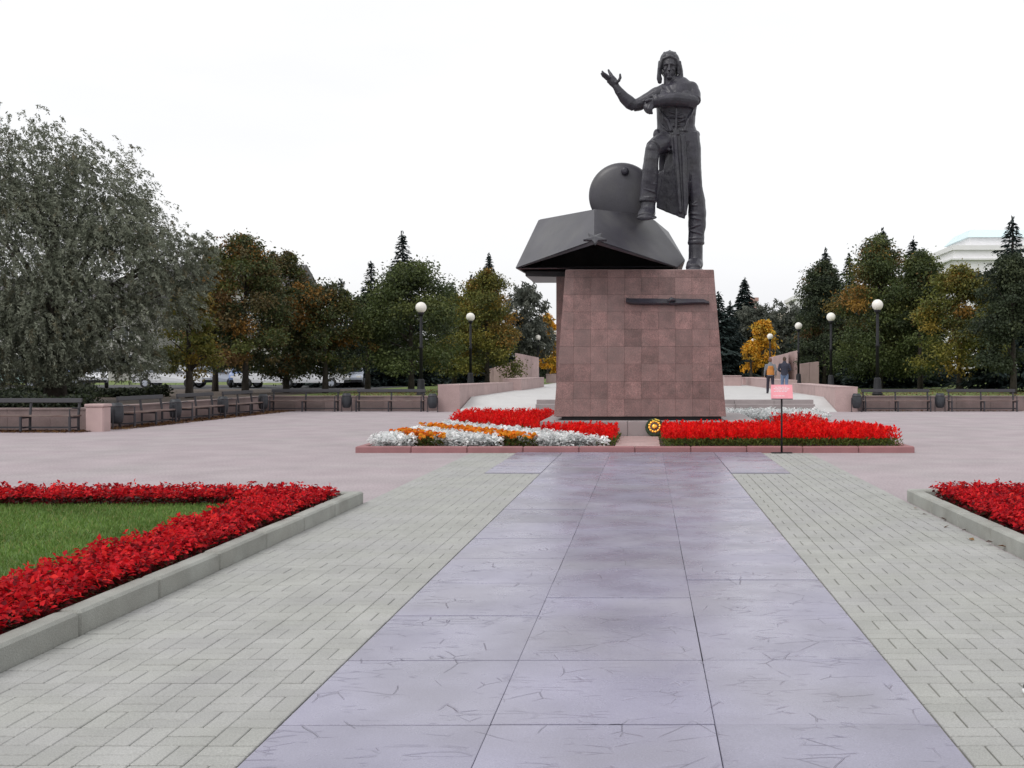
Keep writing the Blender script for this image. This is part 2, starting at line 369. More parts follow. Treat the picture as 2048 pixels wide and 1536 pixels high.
# stairs between two short ramps
st = obj('stairs', None, kind='structure', loc=(0, 0, 0))
X0, X1 = -4.15, 6.3
for i, (y0, z0, z1) in enumerate([(38.5, 0.004, 0.19), (38.85, 0.19, 0.36), (39.2, 0.36, PZ)]):
    xs = np.linspace(X0, X1, 8)
    for a, b_ in zip(xs[:-1], xs[1:]):
        obj('step_stone', MB().cbox(a + .004, y0 + 0.001 * i, z0, b_ - .004, 39.6, z1 - (0.002 if i == 2 else 0.0), 0.012).mesh('step_stone', M['granite_g']), st)
obj('landing', MB().box(X0, 39.602, 0.004, X1, 43.398, PZ - 0.004).mesh('landing', M['ramp']), st)
for a, b_ in ((-7.3, X0 - .003), (X1 + .003, 7.4)):
    obj('ramp', MB().add([(a, 40.3, .003), (b_, 40.3, .003), (b_, 43.398, PZ - .004), (a, 43.398, PZ - .004), (a, 43.398, .003), (b_, 43.398, .003)],
        [(0, 1, 2, 3), (0, 3, 4), (1, 5, 2), (0, 4, 5, 1), (2, 5, 4, 3)]).mesh('ramp', M['ramp']), kind='structure')

# ------------------------------------------------------------------ polished slab path (3 columns, T at the end)
sp = sheet('slab_path', [rect(-1.645, -4, 1.315, 20.28), rect(-2.522, 16.2, -1.645, 20.28), rect(1.315, 16.2, 2.236, 20.28)], 0.003, M['slab_joint'])
XC = [-1.64, -0.70, 0.307, 1.31]
row0, pitch = 4.66 - 1.035 * 8, 1.035
def slab_piece(x0, y0, x1, y1, gl=.002, gr_=.002):
    gf, gb = random.choice((.002, .006, .009, .011)), random.choice((.002, .006, .009, .011))
    cx, cy = (x0 + x1) / 2, (y0 + y1) / 2
    me = MB().cbox(x0 + gl - cx, y0 + gf - cy, -0.03, x1 - gr_ - cx, y1 - gb - cy, 0.0, 0.0025).mesh('slab', M['slab'])
    o = obj('slab', me, sp, (cx, cy, 0.016 + random.uniform(-.0015, .0015)))
    o.rotation_euler = (random.uniform(-.0016, .0016), random.uniform(-.0016, .0016), random.uniform(-.0012, .0012))
y = row0
while y < 20.2:
    y2 = min(y + pitch, 20.28)
    if 20.28 - y2 < 0.2: y2 = 20.28
    for c in range(3):
        off = (0.0, 0.0, 0.0) if y < 6.5 else ((.0, .0, .0), (.0, -.5, .12))[1]
        slab_piece(XC[c], y + (off[c] if y > 6.9 else 0), XC[c + 1], y2 + (off[c] if y2 < 20.2 else 0), (.003, .0008, random.choice((.0015, .0035)) if y < 11 else .0008)[c], (random.choice((.0008, .001, .0022)), random.choice((.0015, .003)) if y < 11 else .0008, .003)[c])
    y = y2
yy = [16.2, 17.22, 18.24, 19.26, 20.28]
for a, b_ in zip(yy[:-1], yy[1:]):
    slab_piece(-2.522, a, -1.645, b_); slab_piece(1.315, a, 2.236, b_)

# ------------------------------------------------------------------ basket-weave brick paving on both sides
bw, T = 0.0, 0.2205
gx_, gy_ = .0018, .0044                                  # joints along and across the walk
brick_me = [MB().cbox(-T / 2 + a_, -T / 4 + b_, -0.03, T / 2 - a_, T / 4 - b_, 0, 0.004).mesh('paver', M['paver']) for a_, b_ in ((gx_, gy_), (gy_, gx_))]
def brick_field(x0, x1, hole):
    par = sheet('brick_pavement', [rect(x0, -4, x1, 20.28)], 0.0015 if x0 < 0 else 0.0016, M['joint'])
    P = []
    nx = int(round((x1 - x0) / T)); sx = (x1 - x0) / nx / T
    for i in range(nx):
        for j in range(int(-3 / T), int(20.2 / T)):
            cx, cy = x0 + (i + .5) * T * sx, (j + .5) * T
            if cy > 16.2 and hole[0] < cx < hole[1]: continue
            for s in (-1, 1):
                if (i + j) % 2: P.append((cx + s * T * sx / 4, cy, math.pi / 2))
                else: P.append((cx, cy + s * T / 4, 0.0))
    # the ones that show largest are those nearest the lens inside the frame
    def vis(p):
        px = VX + p[0] / max(p[1], .1) * F
        return p[1] > 4.0 and -60 < px < 2110
    P.sort(key=lambda p: (not vis(p), p[1]))
    for p in P[:300]:
        o = obj('paver', brick_me[0 if p[2] == 0 else 1], par, (p[0], p[1], 0.0125 + random.uniform(-.0016, .0016)))
        o.rotation_euler = (random.uniform(-.004, .004), random.uniform(-.004, .004), p[2] + random.uniform(-.006, .006)); o.scale = (sx if p[2] == 0 else 1, 1, 1)
    b = MB(); hx, hy, c = T / 2, T / 4, .0032
    for x, y_, a in P[300:]:
        h1, h2 = (hx, hy) if a == 0 else (hy, hx); h1 -= gx_; h2 -= gy_; z = 0.0125 + random.uniform(-.0016, .0016)
        b.add([(x - h1, y_ - h2, .002), (x + h1, y_ - h2, .002), (x + h1, y_ + h2, .002), (x - h1, y_ + h2, .002),
               (x - h1, y_ - h2, z - c), (x + h1, y_ - h2, z - c), (x + h1, y_ + h2, z - c), (x - h1, y_ + h2, z - c),
               (x - h1 + c, y_ - h2 + c, z), (x + h1 - c, y_ - h2 + c, z), (x + h1 - c, y_ + h2 - c, z), (x - h1 + c, y_ + h2 - c, z)],
              [(0, 1, 5, 4), (1, 2, 6, 5), (2, 3, 7, 6), (3, 0, 4, 7), (4, 5, 9, 8), (5, 6, 10, 9), (6, 7, 11, 10), (7, 4, 8, 11), (8, 9, 10, 11)])
    me = bpy.data.meshes.new('paver_field'); me.from_pydata(b.v, [], b.f); me.update(); me.materials.append(M['paver'])
    obj('paver_field', me, par, kind='stuff')
brick_field(-3.40, -1.648, (-2.522, -1.6))
brick_field(1.318, 3.16, (1.3, 2.236))

# ================================================================== FLOWER BEDS BESIDE THE PATH
def inside(poly, X, Y):
    r = np.zeros(len(X), bool); n = len(poly)
    for i in range(n):
        x0, y0 = poly[i]; x1, y1 = poly[(i + 1) % n]
        c = ((y0 > Y) != (y1 > Y)) & (X < (x1 - x0) * (Y - y0) / (y1 - y0 + 1e-12) + x0)
        r ^= c
    return r
def scatter(poly, spacing, jit=0.4):
    p = np.array(poly); a, b = p.min(0), p.max(0)
    gx, gy = np.meshgrid(np.arange(a[0], b[0], spacing), np.arange(a[1], b[1], spacing))
    X = gx.ravel() + RNG.uniform(-jit, jit, gx.size) * spacing; Y = gy.ravel() + RNG.uniform(-jit, jit, gx.size) * spacing
    k = inside(poly, X, Y); return X[k], Y[k]
def pick(cols, n, wts=None, jit=0.12):
    cols = np.array(cols); i = RNG.choice(len(cols), n, p=wts); return cols[i] * RNG.uniform(1 - jit, 1 + jit, (n, 1))
def plants(name, poly, z0, h, spacing, nl, leaf, cols, wts, m, label, cat='flowers', group=None, spike=False, under=None, spread=0.8):
    X, Y = scatter(poly, spacing); n = len(X)
    hh = h * RNG.uniform(0.82, 1.12, n)
    pi = np.repeat(np.arange(n), nl); k = len(pi)
    d = RNG.normal(size=(k, 3)); d /= np.linalg.norm(d, axis=1, keepdims=True)
    rad = RNG.uniform(0.25, 1.0, k) ** 0.5
    d[:, 2] = np.abs(d[:, 2]) if not spike else d[:, 2]
    P = np.empty((k, 3))
    P[:, 0] = X[pi] + d[:, 0] * rad * spacing * spread; P[:, 1] = Y[pi] + d[:, 1] * rad * spacing * spread
    if spike:
        t = RNG.uniform(0.03, 1.0, k) ** .8; P[:, 2] = z0 + hh[pi] * t
        P[:, :2] = np.column_stack([X, Y])[pi] + d[:, :2] * spacing * spread * (1.15 - t)[:, None]
        A = np.column_stack([d[:, 0] * .8, d[:, 1] * .8, RNG.uniform(.3, 1.2, k)])
    else:
        low = RNG.uniform(size=k) < 0.4
        P[:, 2] = z0 + hh[pi] * np.where(low, RNG.uniform(.0, .6, k), 0.40 + 0.55 * d[:, 2] * rad)
        A = np.column_stack([d[:, 0], d[:, 1], RNG.uniform(-.55, .35, k)])
    C = pick(cols, k, wts) * RNG.uniform(.72, 1.15, n)[pi][:, None]
    L = leaf * RNG.uniform(.7, 1.3, k)
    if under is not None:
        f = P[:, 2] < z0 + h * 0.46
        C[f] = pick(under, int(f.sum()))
    N = np.column_stack([RNG.normal(size=k) * .6, RNG.normal(size=k) * .6, np.ones(k)])
    me = leaf_mesh(name, m, P, A, L, L * (0.62 if not spike else .45), C, 0.22, N)
    return obj(name, me, label=label, cat=cat, group=group, kind='stuff')

def kerb_row(name, p0, p1, n, wid, h, m, label, z0=-0.05):
    t = thing(name, label, 'kerb'); p0 = Vector((*p0, 0)); p1 = Vector((*p1, 0)); d = (p1 - p0) / n; L = d.length; a = math.atan2(d.y, d.x)
    me = MB().cbox(-L / 2 + .004, 0, z0, L / 2 - .004, wid, h, 0.018).mesh('kerb_stone', m)
    for i in range(n):
        c = p0 + d * (i + .5)
        o = obj('kerb_stone', me, t, (c.x, c.y, random.uniform(-.004, .004)), a + random.uniform(-.003, .003))
        o.rotation_euler.y = random.uniform(-.004, .004)
    return t
KH = 0.155
kerb_row('flowerbed_kerb', (-3.405, 0.1), (-3.405, 12.4), 12, 0.15, KH, M['kerb'], 'grey concrete kerb of the flower bed left of the slab path')
kerb_row('flowerbed_kerb', (3.19, 12.65), (3.19, 0.65), 12, 0.15, KH, M['kerb'], 'grey concrete kerb of the flower bed right of the slab path')
kerb_row('flowerbed_kerb', (-15.0, 12.4), (-3.41, 12.4), 11, 0.15, KH - .004, M['kerb'], 'grey kerb behind the far red border of the left bed')
kerb_row('flowerbed_kerb', (3.2, 12.66), (15.0, 12.66), 11, 0.15, KH - .004, M['kerb'], 'grey kerb behind the far red border of the right bed')
sheet('bed_soil', [rect(-15, 0.1, -3.56, 12.38)], 0.06, M['soil'])
sheet('bed_soil', [rect(3.345, 0.6, 15, 12.62)], 0.06, M['soil'])
sheet('bed_lawn', [rect(-14.5, 1, -4.15, 11.75)], 0.075, M['bedlawn'])
sheet('bed_lawn', [rect(3.95, 1, 14.5, 11.9)], 0.075, M['bedlawn'])
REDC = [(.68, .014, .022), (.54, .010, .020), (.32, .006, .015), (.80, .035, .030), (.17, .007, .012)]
REDW = [.33, .27, .17, .13, .10]
def red_bed(poly, label, sp=0.105, nl=52, leaf=0.048, h=0.235):
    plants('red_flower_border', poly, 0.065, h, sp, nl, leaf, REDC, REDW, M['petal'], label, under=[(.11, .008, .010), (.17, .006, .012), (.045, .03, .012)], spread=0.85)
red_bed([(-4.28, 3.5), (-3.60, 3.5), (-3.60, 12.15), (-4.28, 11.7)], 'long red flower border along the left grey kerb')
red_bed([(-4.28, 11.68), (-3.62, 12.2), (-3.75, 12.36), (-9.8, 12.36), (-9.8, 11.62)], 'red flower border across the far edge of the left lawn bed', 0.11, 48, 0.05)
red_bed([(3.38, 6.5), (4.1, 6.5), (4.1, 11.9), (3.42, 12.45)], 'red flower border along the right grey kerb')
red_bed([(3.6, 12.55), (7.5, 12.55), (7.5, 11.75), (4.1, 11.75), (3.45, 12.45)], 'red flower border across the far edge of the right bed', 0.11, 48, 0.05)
def blades(poly, n, h, label):
    p = np.array(poly); a, b = p.min(0), p.max(0)
    X = RNG.uniform(a[0], b[0], n); Y = RNG.uniform(a[1], b[1], n)
    A = np.column_stack([RNG.normal(size=n) * .45, RNG.normal(size=n) * .45, np.ones(n)])
    L = h * RNG.uniform(.6, 1.3, n); Pz = 0.075 + L * .42
    patch = np.sin(X * 2.3 + np.sin(Y * 1.7)) * np.sin(Y * 2.9 + X) * .5 + .5
    C = pick([(.13, .22, .05), (.10, .18, .035), (.18, .27, .07), (.22, .23, .08)], n, [.4, .3, .2, .1]) * (0.8 + .4 * patch)[:, None]
    obj('grass', leaf_mesh('grass', M['grass'], np.column_stack([X, Y, Pz]), A, L, .009, C, 0.1), label=label, cat='grass', kind='stuff')
blades([(-8.6, 5.6), (-4.2, 11.75)], 52000, 0.055, 'short green grass inside the left red flower border')

blades([(3.9, 6.0), (8.0, 11.85)], 26000, 0.055, 'short green grass inside the right red flower border')

# ================================================================== MONUMENT
KX0, KX1, KY0, KY1 = -5.69, 5.24, 20.3, 31.6
kt = kerb_row('monument_kerb', (KX0, KY0), (KX1, KY0), 10, 0.16, 0.127, M['kerb_pink'], 'long pink granite kerb in front of the monument flower bed')
kerb_row('monument_kerb', (KX0, KY1), (KX0, KY0 + .17), 10, 0.16, 0.125, M['kerb_pink'], 'pink granite kerb along the left side of the monument bed')
kerb_row('monument_kerb', (KX1, KY0 + .17), (KX1, KY1), 10, 0.16, 0.125, M['kerb_pink'], 'pink granite kerb along the right side of the monument bed')
sheet('monument_soil', [rect(KX0 + .17, KY0 + .17, KX1 - .17, KY1 + .2)], 0.085, M['soil'])
fp = obj('footpath', None, kind='structure')
for i, (a, b_) in enumerate(zip(np.linspace(20.47, 23.55, 4)[:-1], np.linspace(20.47, 23.55, 4)[1:])):
    obj('paving_slab', MB().cbox(-0.62, a + .003, .086, 0.27, b_ - .003, .128, .004).mesh('paving_slab', M['granite']), fp)
# plinth, dark recess, tapered pedestal clad in tiles
pd = thing('pedestal', 'tall tapered red granite pedestal carrying the bronze tankman', 'pedestal', (0, 0, 0))
PX, PYF = -0.16, 23.6
PLX0, PLX1, PLY1, PLZ = -2.42, 2.55, 28.7, 0.455
xs = np.linspace(PLX0, PLX1, 6)
for a, b_ in zip(xs[:-1], xs[1:]):
    obj('plinth_stone', MB().cbox(a + .003, PYF, .087, b_ - .003, PYF + .55, PLZ, .008).mesh('plinth_stone', M['granite_g']), pd)
obj('plinth', MB().box(PLX0, PYF + .553, .087, PLX1, PLY1, PLZ - .002).mesh('plinth', M['granite_g']), pd)
BYF = 24.12; bz = 0.545; tz = 3.98
bx0, bx1 = (1108 - VX) * BYF / F, (1452 - VX) * BYF / F
TYF = 24.5
tx0, tx1 = (1131 - VX) * TYF / F, (1427.5 - VX) * TYF / F
BYB, TYB = 28.2, 27.8
obj('recess', MB().box(bx0 + .17, BYF + .12, PLZ - .001, bx1 - .1, BYB - .15, bz + .06).mesh('recess', M['recess']), pd)
e = 0.035
def corner(x, y): return Vector((x, y, 0))
bot = [Vector((bx0, BYF, bz)), Vector((bx1, BYF, bz)), Vector((bx1, BYB, bz)), Vector((bx0, BYB, bz))]
top = [Vector((tx0, TYF, tz)), Vector((tx1, TYF, tz)), Vector((tx1, TYB, tz)), Vector((tx0, TYB, tz))]
cb = [Vector((p.x + e * (1 if i in (0, 3) else -1), p.y + e * (1 if i < 2 else -1), p.z)) for i, p in enumerate(bot)]
ct = [Vector((p.x + e * (1 if i in (0, 3) else -1), p.y + e * (1 if i < 2 else -1), p.z - .01)) for i, p in enumerate(top)]
obj('core', MB().add(cb + ct, [(3, 2, 1, 0), (4, 5, 6, 7)] + [(i, (i + 1) % 4, 4 + (i + 1) % 4, 4 + i) for i in range(4)]).mesh('core', M['granite_g']), pd)
RB = [0, .118, .2365, .355, .474, .5925, .7105, .829, .948, 1.0]       # courses, bottom to top
def face_tiles(b0, b1, t0, t1, ncol):
    n = (b1 - b0).cross(t0 - b0).normalized()
    for r in range(len(RB) - 1):
        v0, v1 = RB[r], RB[r + 1]
        # vertical joints stand upright at .4 m; end tiles take up the taper
        wb = (b1 - b0).length; off = 0.0
        us = []
        l0, r0 = b0.lerp(t0, v0), b1.lerp(t1, v0); l1, r1 = b0.lerp(t0, v1), b1.lerp(t1, v1)
        axis = (b1 - b0).normalized(); cen = (b0 + b1) / 2
        a0 = (l0 - cen).dot(axis); a1 = (l1 - cen).dot(axis); c0 = (r0 - cen).dot(axis); c1 = (r1 - cen).dot(axis)
        js = [k * .396 + .03 for k in range(-8, 9)]
        js = [j for j in js if max(a0, a1) + .13 < j < min(c0, c1) - .13]
        lo, hi = [a0] + js + [c0], [a1] + js + [c1]
        for k in range(len(lo) - 1):
            g = .0012; th = .036
            def pt(s, v):
                base = b0.lerp(t0, v); ax = (base - cen).dot(axis)
                return base + axis * (s - ax)
            h = (v1 - v0); gv = .0004
            q = [pt(lo[k] + g, v0 + gv), pt(lo[k + 1] - g, v0 + gv), pt(hi[k + 1] - g, v1 - gv), pt(hi[k] + g, v1 - gv)]
            dz = random.uniform(0, .003)
            q = [p + n * dz for p in q]
            ctr = sum(q, Vector()) / 4
            front = [ctr + (p - ctr) * .996 for p in q]
            ring = [p - n * .003 for p in q]; back = [p - n * th for p in q]
            o = obj('tile', MB().add(front + ring + back, [(0, 1, 2, 3)] + [(4 + i, 4 + (i + 1) % 4, (i + 1) % 4, i) for i in range(4)] + [(8 + i, 8 + (i + 1) % 4, 4 + (i + 1) % 4, 4 + i) for i in range(4)] + [(11, 10, 9, 8)]).mesh('tile', M['tile']), pd)
for i in range(4): face_tiles(bot[i], bot[(i + 1) % 4], top[i], top[(i + 1) % 4], 9)
obj('cap', MB().cbox(tx0 + .01, TYF + .01, tz - .009, tx1 - .01, TYB - .01, tz + .012, .006).mesh('cap', M['granite']), pd)
# rear support under the overhanging hull
sx = (1112.5 - VX) * 26.0 / F
obj('rear_pier', MB().prism([(sx, 26.0), (tx0 + .3, 26.0), (tx0 + .3, 28.6), (sx, 28.6)], PLZ, 3.96).mesh('rear_pier', M['tile']), pd)

# bronze scabbard-like relief on the front
rl = thing('bronze_relief', 'slim dark bronze bar relief on the upper front of the pedestal', 'relief')
def onface(px, py, out_=0.0):
    v = 0.5
    for _ in range(4):
        Y = BYF + (TYF - BYF) * v; z = H + (VY - py) * Y / F; v = (z - bz) / (tz - bz)
    return Vector(((px - VX) * Y / F, Y - out_, H + (VY - py) * Y / F))
pts = [(1252, 596, 605), (1262, 597, 608), (1300, 597, 609), (1338, 598, 609), (1345, 597, 610), (1380, 598, 608), (1406, 598, 607), (1418, 603, 608)]
b = MB(); rings = []
for px, t_, b_ in pts:
    A_, B_ = onface(px, t_), onface(px, b_)
    rings.append([A_ + Vector((0, .01, 0)), A_ + Vector((0, -.03, 0)), A_.lerp(B_, .75) + Vector((0, -.13, 0)), B_ + Vector((0, -.11, 0)), B_ + Vector((0, .02, -.02))])
vs = [p for r_ in rings for p in r_]; fs = []
for i in range(len(rings) - 1):
    for k in range(5): fs.append((i * 5 + k, i * 5 + (k + 1) % 5, (i + 1) * 5 + (k + 1) % 5, (i + 1) * 5 + k))
fs += [(4, 3, 2, 1, 0), tuple((len(rings) - 1) * 5 + k for k in range(5))]
obj('blade', b.add(vs, fs).mesh('blade', M['bronze']), rl)
c_ = onface(1343, 602)
obj('knot', MB().loft([(c_ + Vector((-.07, -.09, -.01)), .05, .05), (c_ + Vector((0, -.12, .03)), .055, .06), (c_ + Vector((.07, -.09, .015)), .045, .05)]).mesh('knot', M['bronze'], True), rl)

# ---- bronze tank: pike-nosed hull, turret disc, star
tk = thing('bronze_tank', 'angular dark bronze tank nose with round turret under the tankman', 'sculpture')
P0, A, Hh, C = U(1190, 480, 22.9), U(1030, 537, 25.5), U(1355, 535, 24.75), U(1190, 418, 24.1)
def on_plane(px, py, a, b_, c):
    n = (b_ - a).cross(c - a); o = Vector((0, 0, H)); d = U(px, py, 1.0) - o
    return o + d * ((a - o).dot(n) / d.dot(n))
B = on_plane(1077, 439, P0, A, C); D = on_plane(1277, 428, P0, Hh, C); E_ = on_plane(1308, 439, P0, Hh, C)
Fp, Gp = U(1337, 463, E_.y + .55), U(1371, 521, Hh.y + .6)
zb = 3.995
L0 = U(1046, 551, 25.8); L0.z = zb
back = 28.4
pts = [P0, A, Hh, C, B, D, E_, Fp, Gp, Vector((A.x + .15, back, A.z)), Vector((B.x + .1, back, B.z - .1)),
       Vector((Gp.x, back, Gp.z)), Vector((Fp.x, back, Fp.z)), Vector((C.x, back, C.z)), Vector((D.x, back, D.z)), Vector((P0.x, 25.6, P0.z - .12)), Vector((Hh.x, back, Hh.z))]
def hull_mesh(name, pts, bev):
    bm_ = bmesh.new()
    for p in pts: bm_.verts.new(p)
    bmesh.ops.convex_hull(bm_, input=bm_.verts)
    bmesh.ops.delete(bm_, geom=[v for v in bm_.verts if not v.link_faces], context='VERTS')
    bmesh.ops.dissolve_limit(bm_, angle_limit=R(2.0), verts=bm_.verts, edges=bm_.edges)
    bmesh.ops.bevel(bm_, geom=bm_.edges[:], offset=bev, segments=2, affect='EDGES', clamp_overlap=True)
    me = bpy.data.meshes.new(name); bm_.to_mesh(me); bm_.free(); me.materials.append(M['plate']); return me
hm = hull_mesh('hull', pts, .02)                        # plated shell, open below
bm_ = bmesh.new(); bm_.from_mesh(hm)
bmesh.ops.delete(bm_, geom=[f for f in bm_.faces if f.normal.z < -.75 and f.calc_area() > .3], context='FACES'); bm_.to_mesh(hm); bm_.free()
ho = obj('hull', hm, tk); sd_ = ho.modifiers.new('plate', 'SOLIDIFY'); sd_.thickness = .09; sd_.offset = -1
lip = .10
low = [Vector(v) for v in ((L0.x, 26.3, zb), (P0.x, 27.0, zb), (Gp.x - .15, 27.0, zb), (Gp.x - .12, back - .12, zb), (L0.x, back - .12, zb))]
low += [Vector((p.x + 0, p.y, A.z + .02)) for i, p in enumerate(low)]
obj('belly', hull_mesh('belly', low, .012), tk)
# star at the nose
sc_ = P0 + Vector((0, .04, .05)); b = MB(); sp_ = []
up = (C - P0).normalized(); rt = Vector((1, 0, 0)); fw = rt.cross(up).normalized()
for k in range(10):
    a = math.pi / 2 + math.pi * k / 5 + math.pi / 5; rr = .27 if k % 2 == 0 else .12
    sp_.append(sc_ + rt * (rr * math.cos(a)) + up * (rr * math.sin(a)) - fw * 0.01 * (1 if fw.y > 0 else -1))
nrm = fw if fw.y < 0 else -fw
apex = sc_ + nrm * .035
vs = sp_ + [apex] + [p - nrm * .05 for p in sp_]
b.add(vs, [(k, (k + 1) % 10, 10) for k in range(10)] + [(11 + k, 11 + (k + 1) % 10, (k + 1) % 10, k) for k in range(10)] + [tuple(20 - k for k in range(10))])
obj('star', b.mesh('star', M['bronze']), tk)
# turret
TC = U(1244, 393, 25.75); rT = 66 * 25.75 / F
prof = [(rT * .0001, -.30), (rT * .45, -.285), (rT * .80, -.235), (rT * .95, -.18), (rT, -.11), (rT * .995, .25), (rT * .93, .9), (rT * .7, 1.3), (rT * .01, 1.45)]
tr = obj('turret', MB().lathe(prof, 56, TC, 'Y').mesh('turret', M['plate'], True), tk)
hc = U(1250, 342, 25.46)
obj('hatch_ring', MB().lathe([(.03, -.09), (.085, -.08), (.10, -.02), (.10, .12), (.02, .13)], 18, hc, 'Y').mesh('hatch_ring', M['bronze'], True), tr)

# ---- the tankman
K = 25.3 / F
def S(px, py, d=0.0):
    return U(px, py, 25.3 - d * K)
b = MB()
def L_(rows, seg=16, cap=.5): b.loft([(S(r[0], r[1], r[2]), r[3] * K, (r[4] if len(r) > 4 else r[3]) * K) for r in rows], seg, cap)
def El(px, py, d, rx, ry, rz, rot=None): b.ell(S(px, py, d), (rx * K, ry * K, rz * K), rot)
# torso, pelvis
L_([(1354, 304, 0, 40, 26), (1354, 288, 0, 44, 30), (1353, 268, 0, 42, 28), (1352, 252, 0, 38, 25), (1352, 232, 1, 39, 27), (1353, 212, 2, 41, 31), (1353, 192, 2, 41, 31), (1353, 178, 1, 38, 27), (1349, 168, 0, 26, 20), (1344, 160, 0, 15, 15)], 24)
El(1334, 200, 24, 18, 12, 18); El(1370, 198, 24, 18, 12, 18)
L_([(1342, 172, 2, 16, 15), (1340, 158, 4, 12.5, 13), (1339, 148, 6, 12, 13)])
# coat belt, hip flares, collar
L_([(1353, 268, 0, 43, 29.5), (1353, 262, 0, 41, 28)], 24, .1)
El(1314, 270, 8, 8, 14, 12); El(1392, 270, 0, 8, 14, 9)
L_([(1324, 172, 12, 5, 4), (1334, 176, 24, 6, 4), (1342, 188, 31, 7, 4), (1346, 202, 33, 5, 3)]); L_([(1364, 166, 8, 6, 5), (1358, 174, 24, 7, 4), (1352, 188, 31, 7, 4), (1349, 202, 33, 5, 3)])
# head, helmet
El(1339, 131, 5, 15.5, 18, 24)
El(1338.5, 145, 10, 12.5, 12.5, 13)
El(1339.5, 123, 0, 20.5, 21, 20.5); El(1340, 138, -8, 19, 16, 22)
for dx in (-10, 0, 10): L_([(1339 + dx, 112.5, 17, 2.6), (1339 + dx, 105 + abs(dx) * .25, 9, 3.2), (1339.5 + dx, 103.5 + abs(dx) * .3, 0, 3.4), (1340 + dx, 110, -14, 3.2)], 10)
L_([(1321.5, 148, 11, 2.8), (1321, 132, 13, 2.8), (1325.5, 118, 17, 2.8), (1339, 112, 21.5, 3.0), (1352.5, 118, 17, 2.8), (1357, 132, 13, 2.8), (1356.5, 148, 11, 2.8)], 10)
L_([(1320, 124, 7, 4, 9), (1319, 138, 8, 4.5, 10), (1318, 147, 8, 4, 8), (1319, 158, 8, 5.5, 6), (1319.5, 166, 8, 4, 4)], 12)
L_([(1358.5, 124, 5, 4, 9), (1361, 138, 5, 4.5, 10), (1361.5, 150, 4, 5, 8), (1361, 163, 4, 5, 6), (1362, 169, 4, 3, 4)], 12)
# face: brow, nose, cheekbones, lips, jaw
L_([(1328.5, 129, 19, 2.0), (1333.5, 127, 23.5, 2.3), (1338.5, 127.5, 25, 2.2), (1343.5, 127, 23.5, 2.3), (1349, 129, 19, 2.0)], 10)
L_([(1338.5, 128, 24, 1.8), (1338.5, 135, 27, 2.1), (1338.5, 139.5, 29.5, 3.2), (1338.5, 141.5, 25, 2.6)], 10)
El(1330.5, 139, 17, 4, 5.5, 4.5); El(1346.5, 139, 17, 4, 5.5, 4.5)
L_([(1334.5, 146.5, 21.5, 1.3), (1338.5, 145.8, 24, 1.6), (1342.5, 146.5, 21.5, 1.3)], 8); L_([(1335, 149.4, 21, 1.3), (1338.5, 150, 23.5, 1.7), (1342, 149.4, 21, 1.3)], 8)
El(1338.5, 155, 19, 5.5, 5, 4)
# right arm raised with open hand
L_([(1330, 186, 2, 18, 18), (1314, 190, 5, 16, 16), (1296, 199, 8, 13.5, 14), (1278, 209, 11, 12.5, 13), (1267, 211.5, 13, 12, 12)])
L_([(1270, 213, 12, 11.5, 12), (1260, 206, 15, 13, 13), (1248, 195, 18, 11.5, 12), (1238, 182, 21, 8.6, 9), (1231, 171, 23, 7, 6.5)])
L_([(1232, 172, 23, 7.5, 5.5), (1226, 163, 25, 10, 5.5), (1220, 157, 26, 9.5, 5)], 14)
for q in ([(1221, 161, 25), (1212.5, 156.5, 27), (1206, 151.5, 28), (1202.5, 146, 28)], [(1219, 158, 28), (1211, 152, 31), (1206.5, 147, 32), (1205.5, 143, 31)],
          [(1219, 156, 30), (1211, 149.5, 35), (1206, 146, 37), (1204, 141.5, 36.5)], [(1225, 155, 23), (1221.5, 149, 21), (1218.5, 144, 19.5), (1216.5, 139, 19)],
          [(1231.5, 166, 28), (1238, 161, 31), (1240.5, 155, 32), (1240, 147.5, 32)]):
    L_([(q[0][0], q[0][1], q[0][2], 3.7), (q[1][0], q[1][1], q[1][2], 3.4), (q[2][0], q[2][1], q[2][2], 2.9), (q[3][0], q[3][1], q[3][2], 2.1)], 10)
# left arm folded across the chest
El(1381, 178, 2, 17, 18, 15)
L_([(1380, 176, 2, 16, 17), (1387, 190, 10, 15, 15), (1388, 202, 20, 14, 14)])
L_([(1389, 204, 20, 13, 13), (1374, 201, 32, 14, 13), (1352, 198, 38, 14.5, 13), (1330, 199, 41, 13, 12), (1312, 203, 42, 11, 10)])
L_([(1316, 202, 42, 13.5, 12.5), (1308, 204, 42, 12.5, 12)], 16, .1)
L_([(1308, 205, 42, 10, 8), (1300, 209, 43, 11, 7.5), (1293.5, 214, 43, 9, 7)], 14)
for k, (x, y_, dd) in enumerate([(1291.5, 211, 46), (1294.5, 214, 48.5), (1298.5, 216, 49.5), (1303, 216.5, 49)]):
    L_([(x + 2, y_ - 5, dd - 2, 3.6), (x - 1.5, y_ + 2, dd, 3.5), (x - 1, y_ + 9, dd - 2, 3.1), (x + 1.5, y_ + 13 - k, dd - 5, 2.5)], 10)
L_([(1304, 201, 46, 3.8), (1297, 200, 50, 3.5), (1291, 203, 51, 3)], 10)
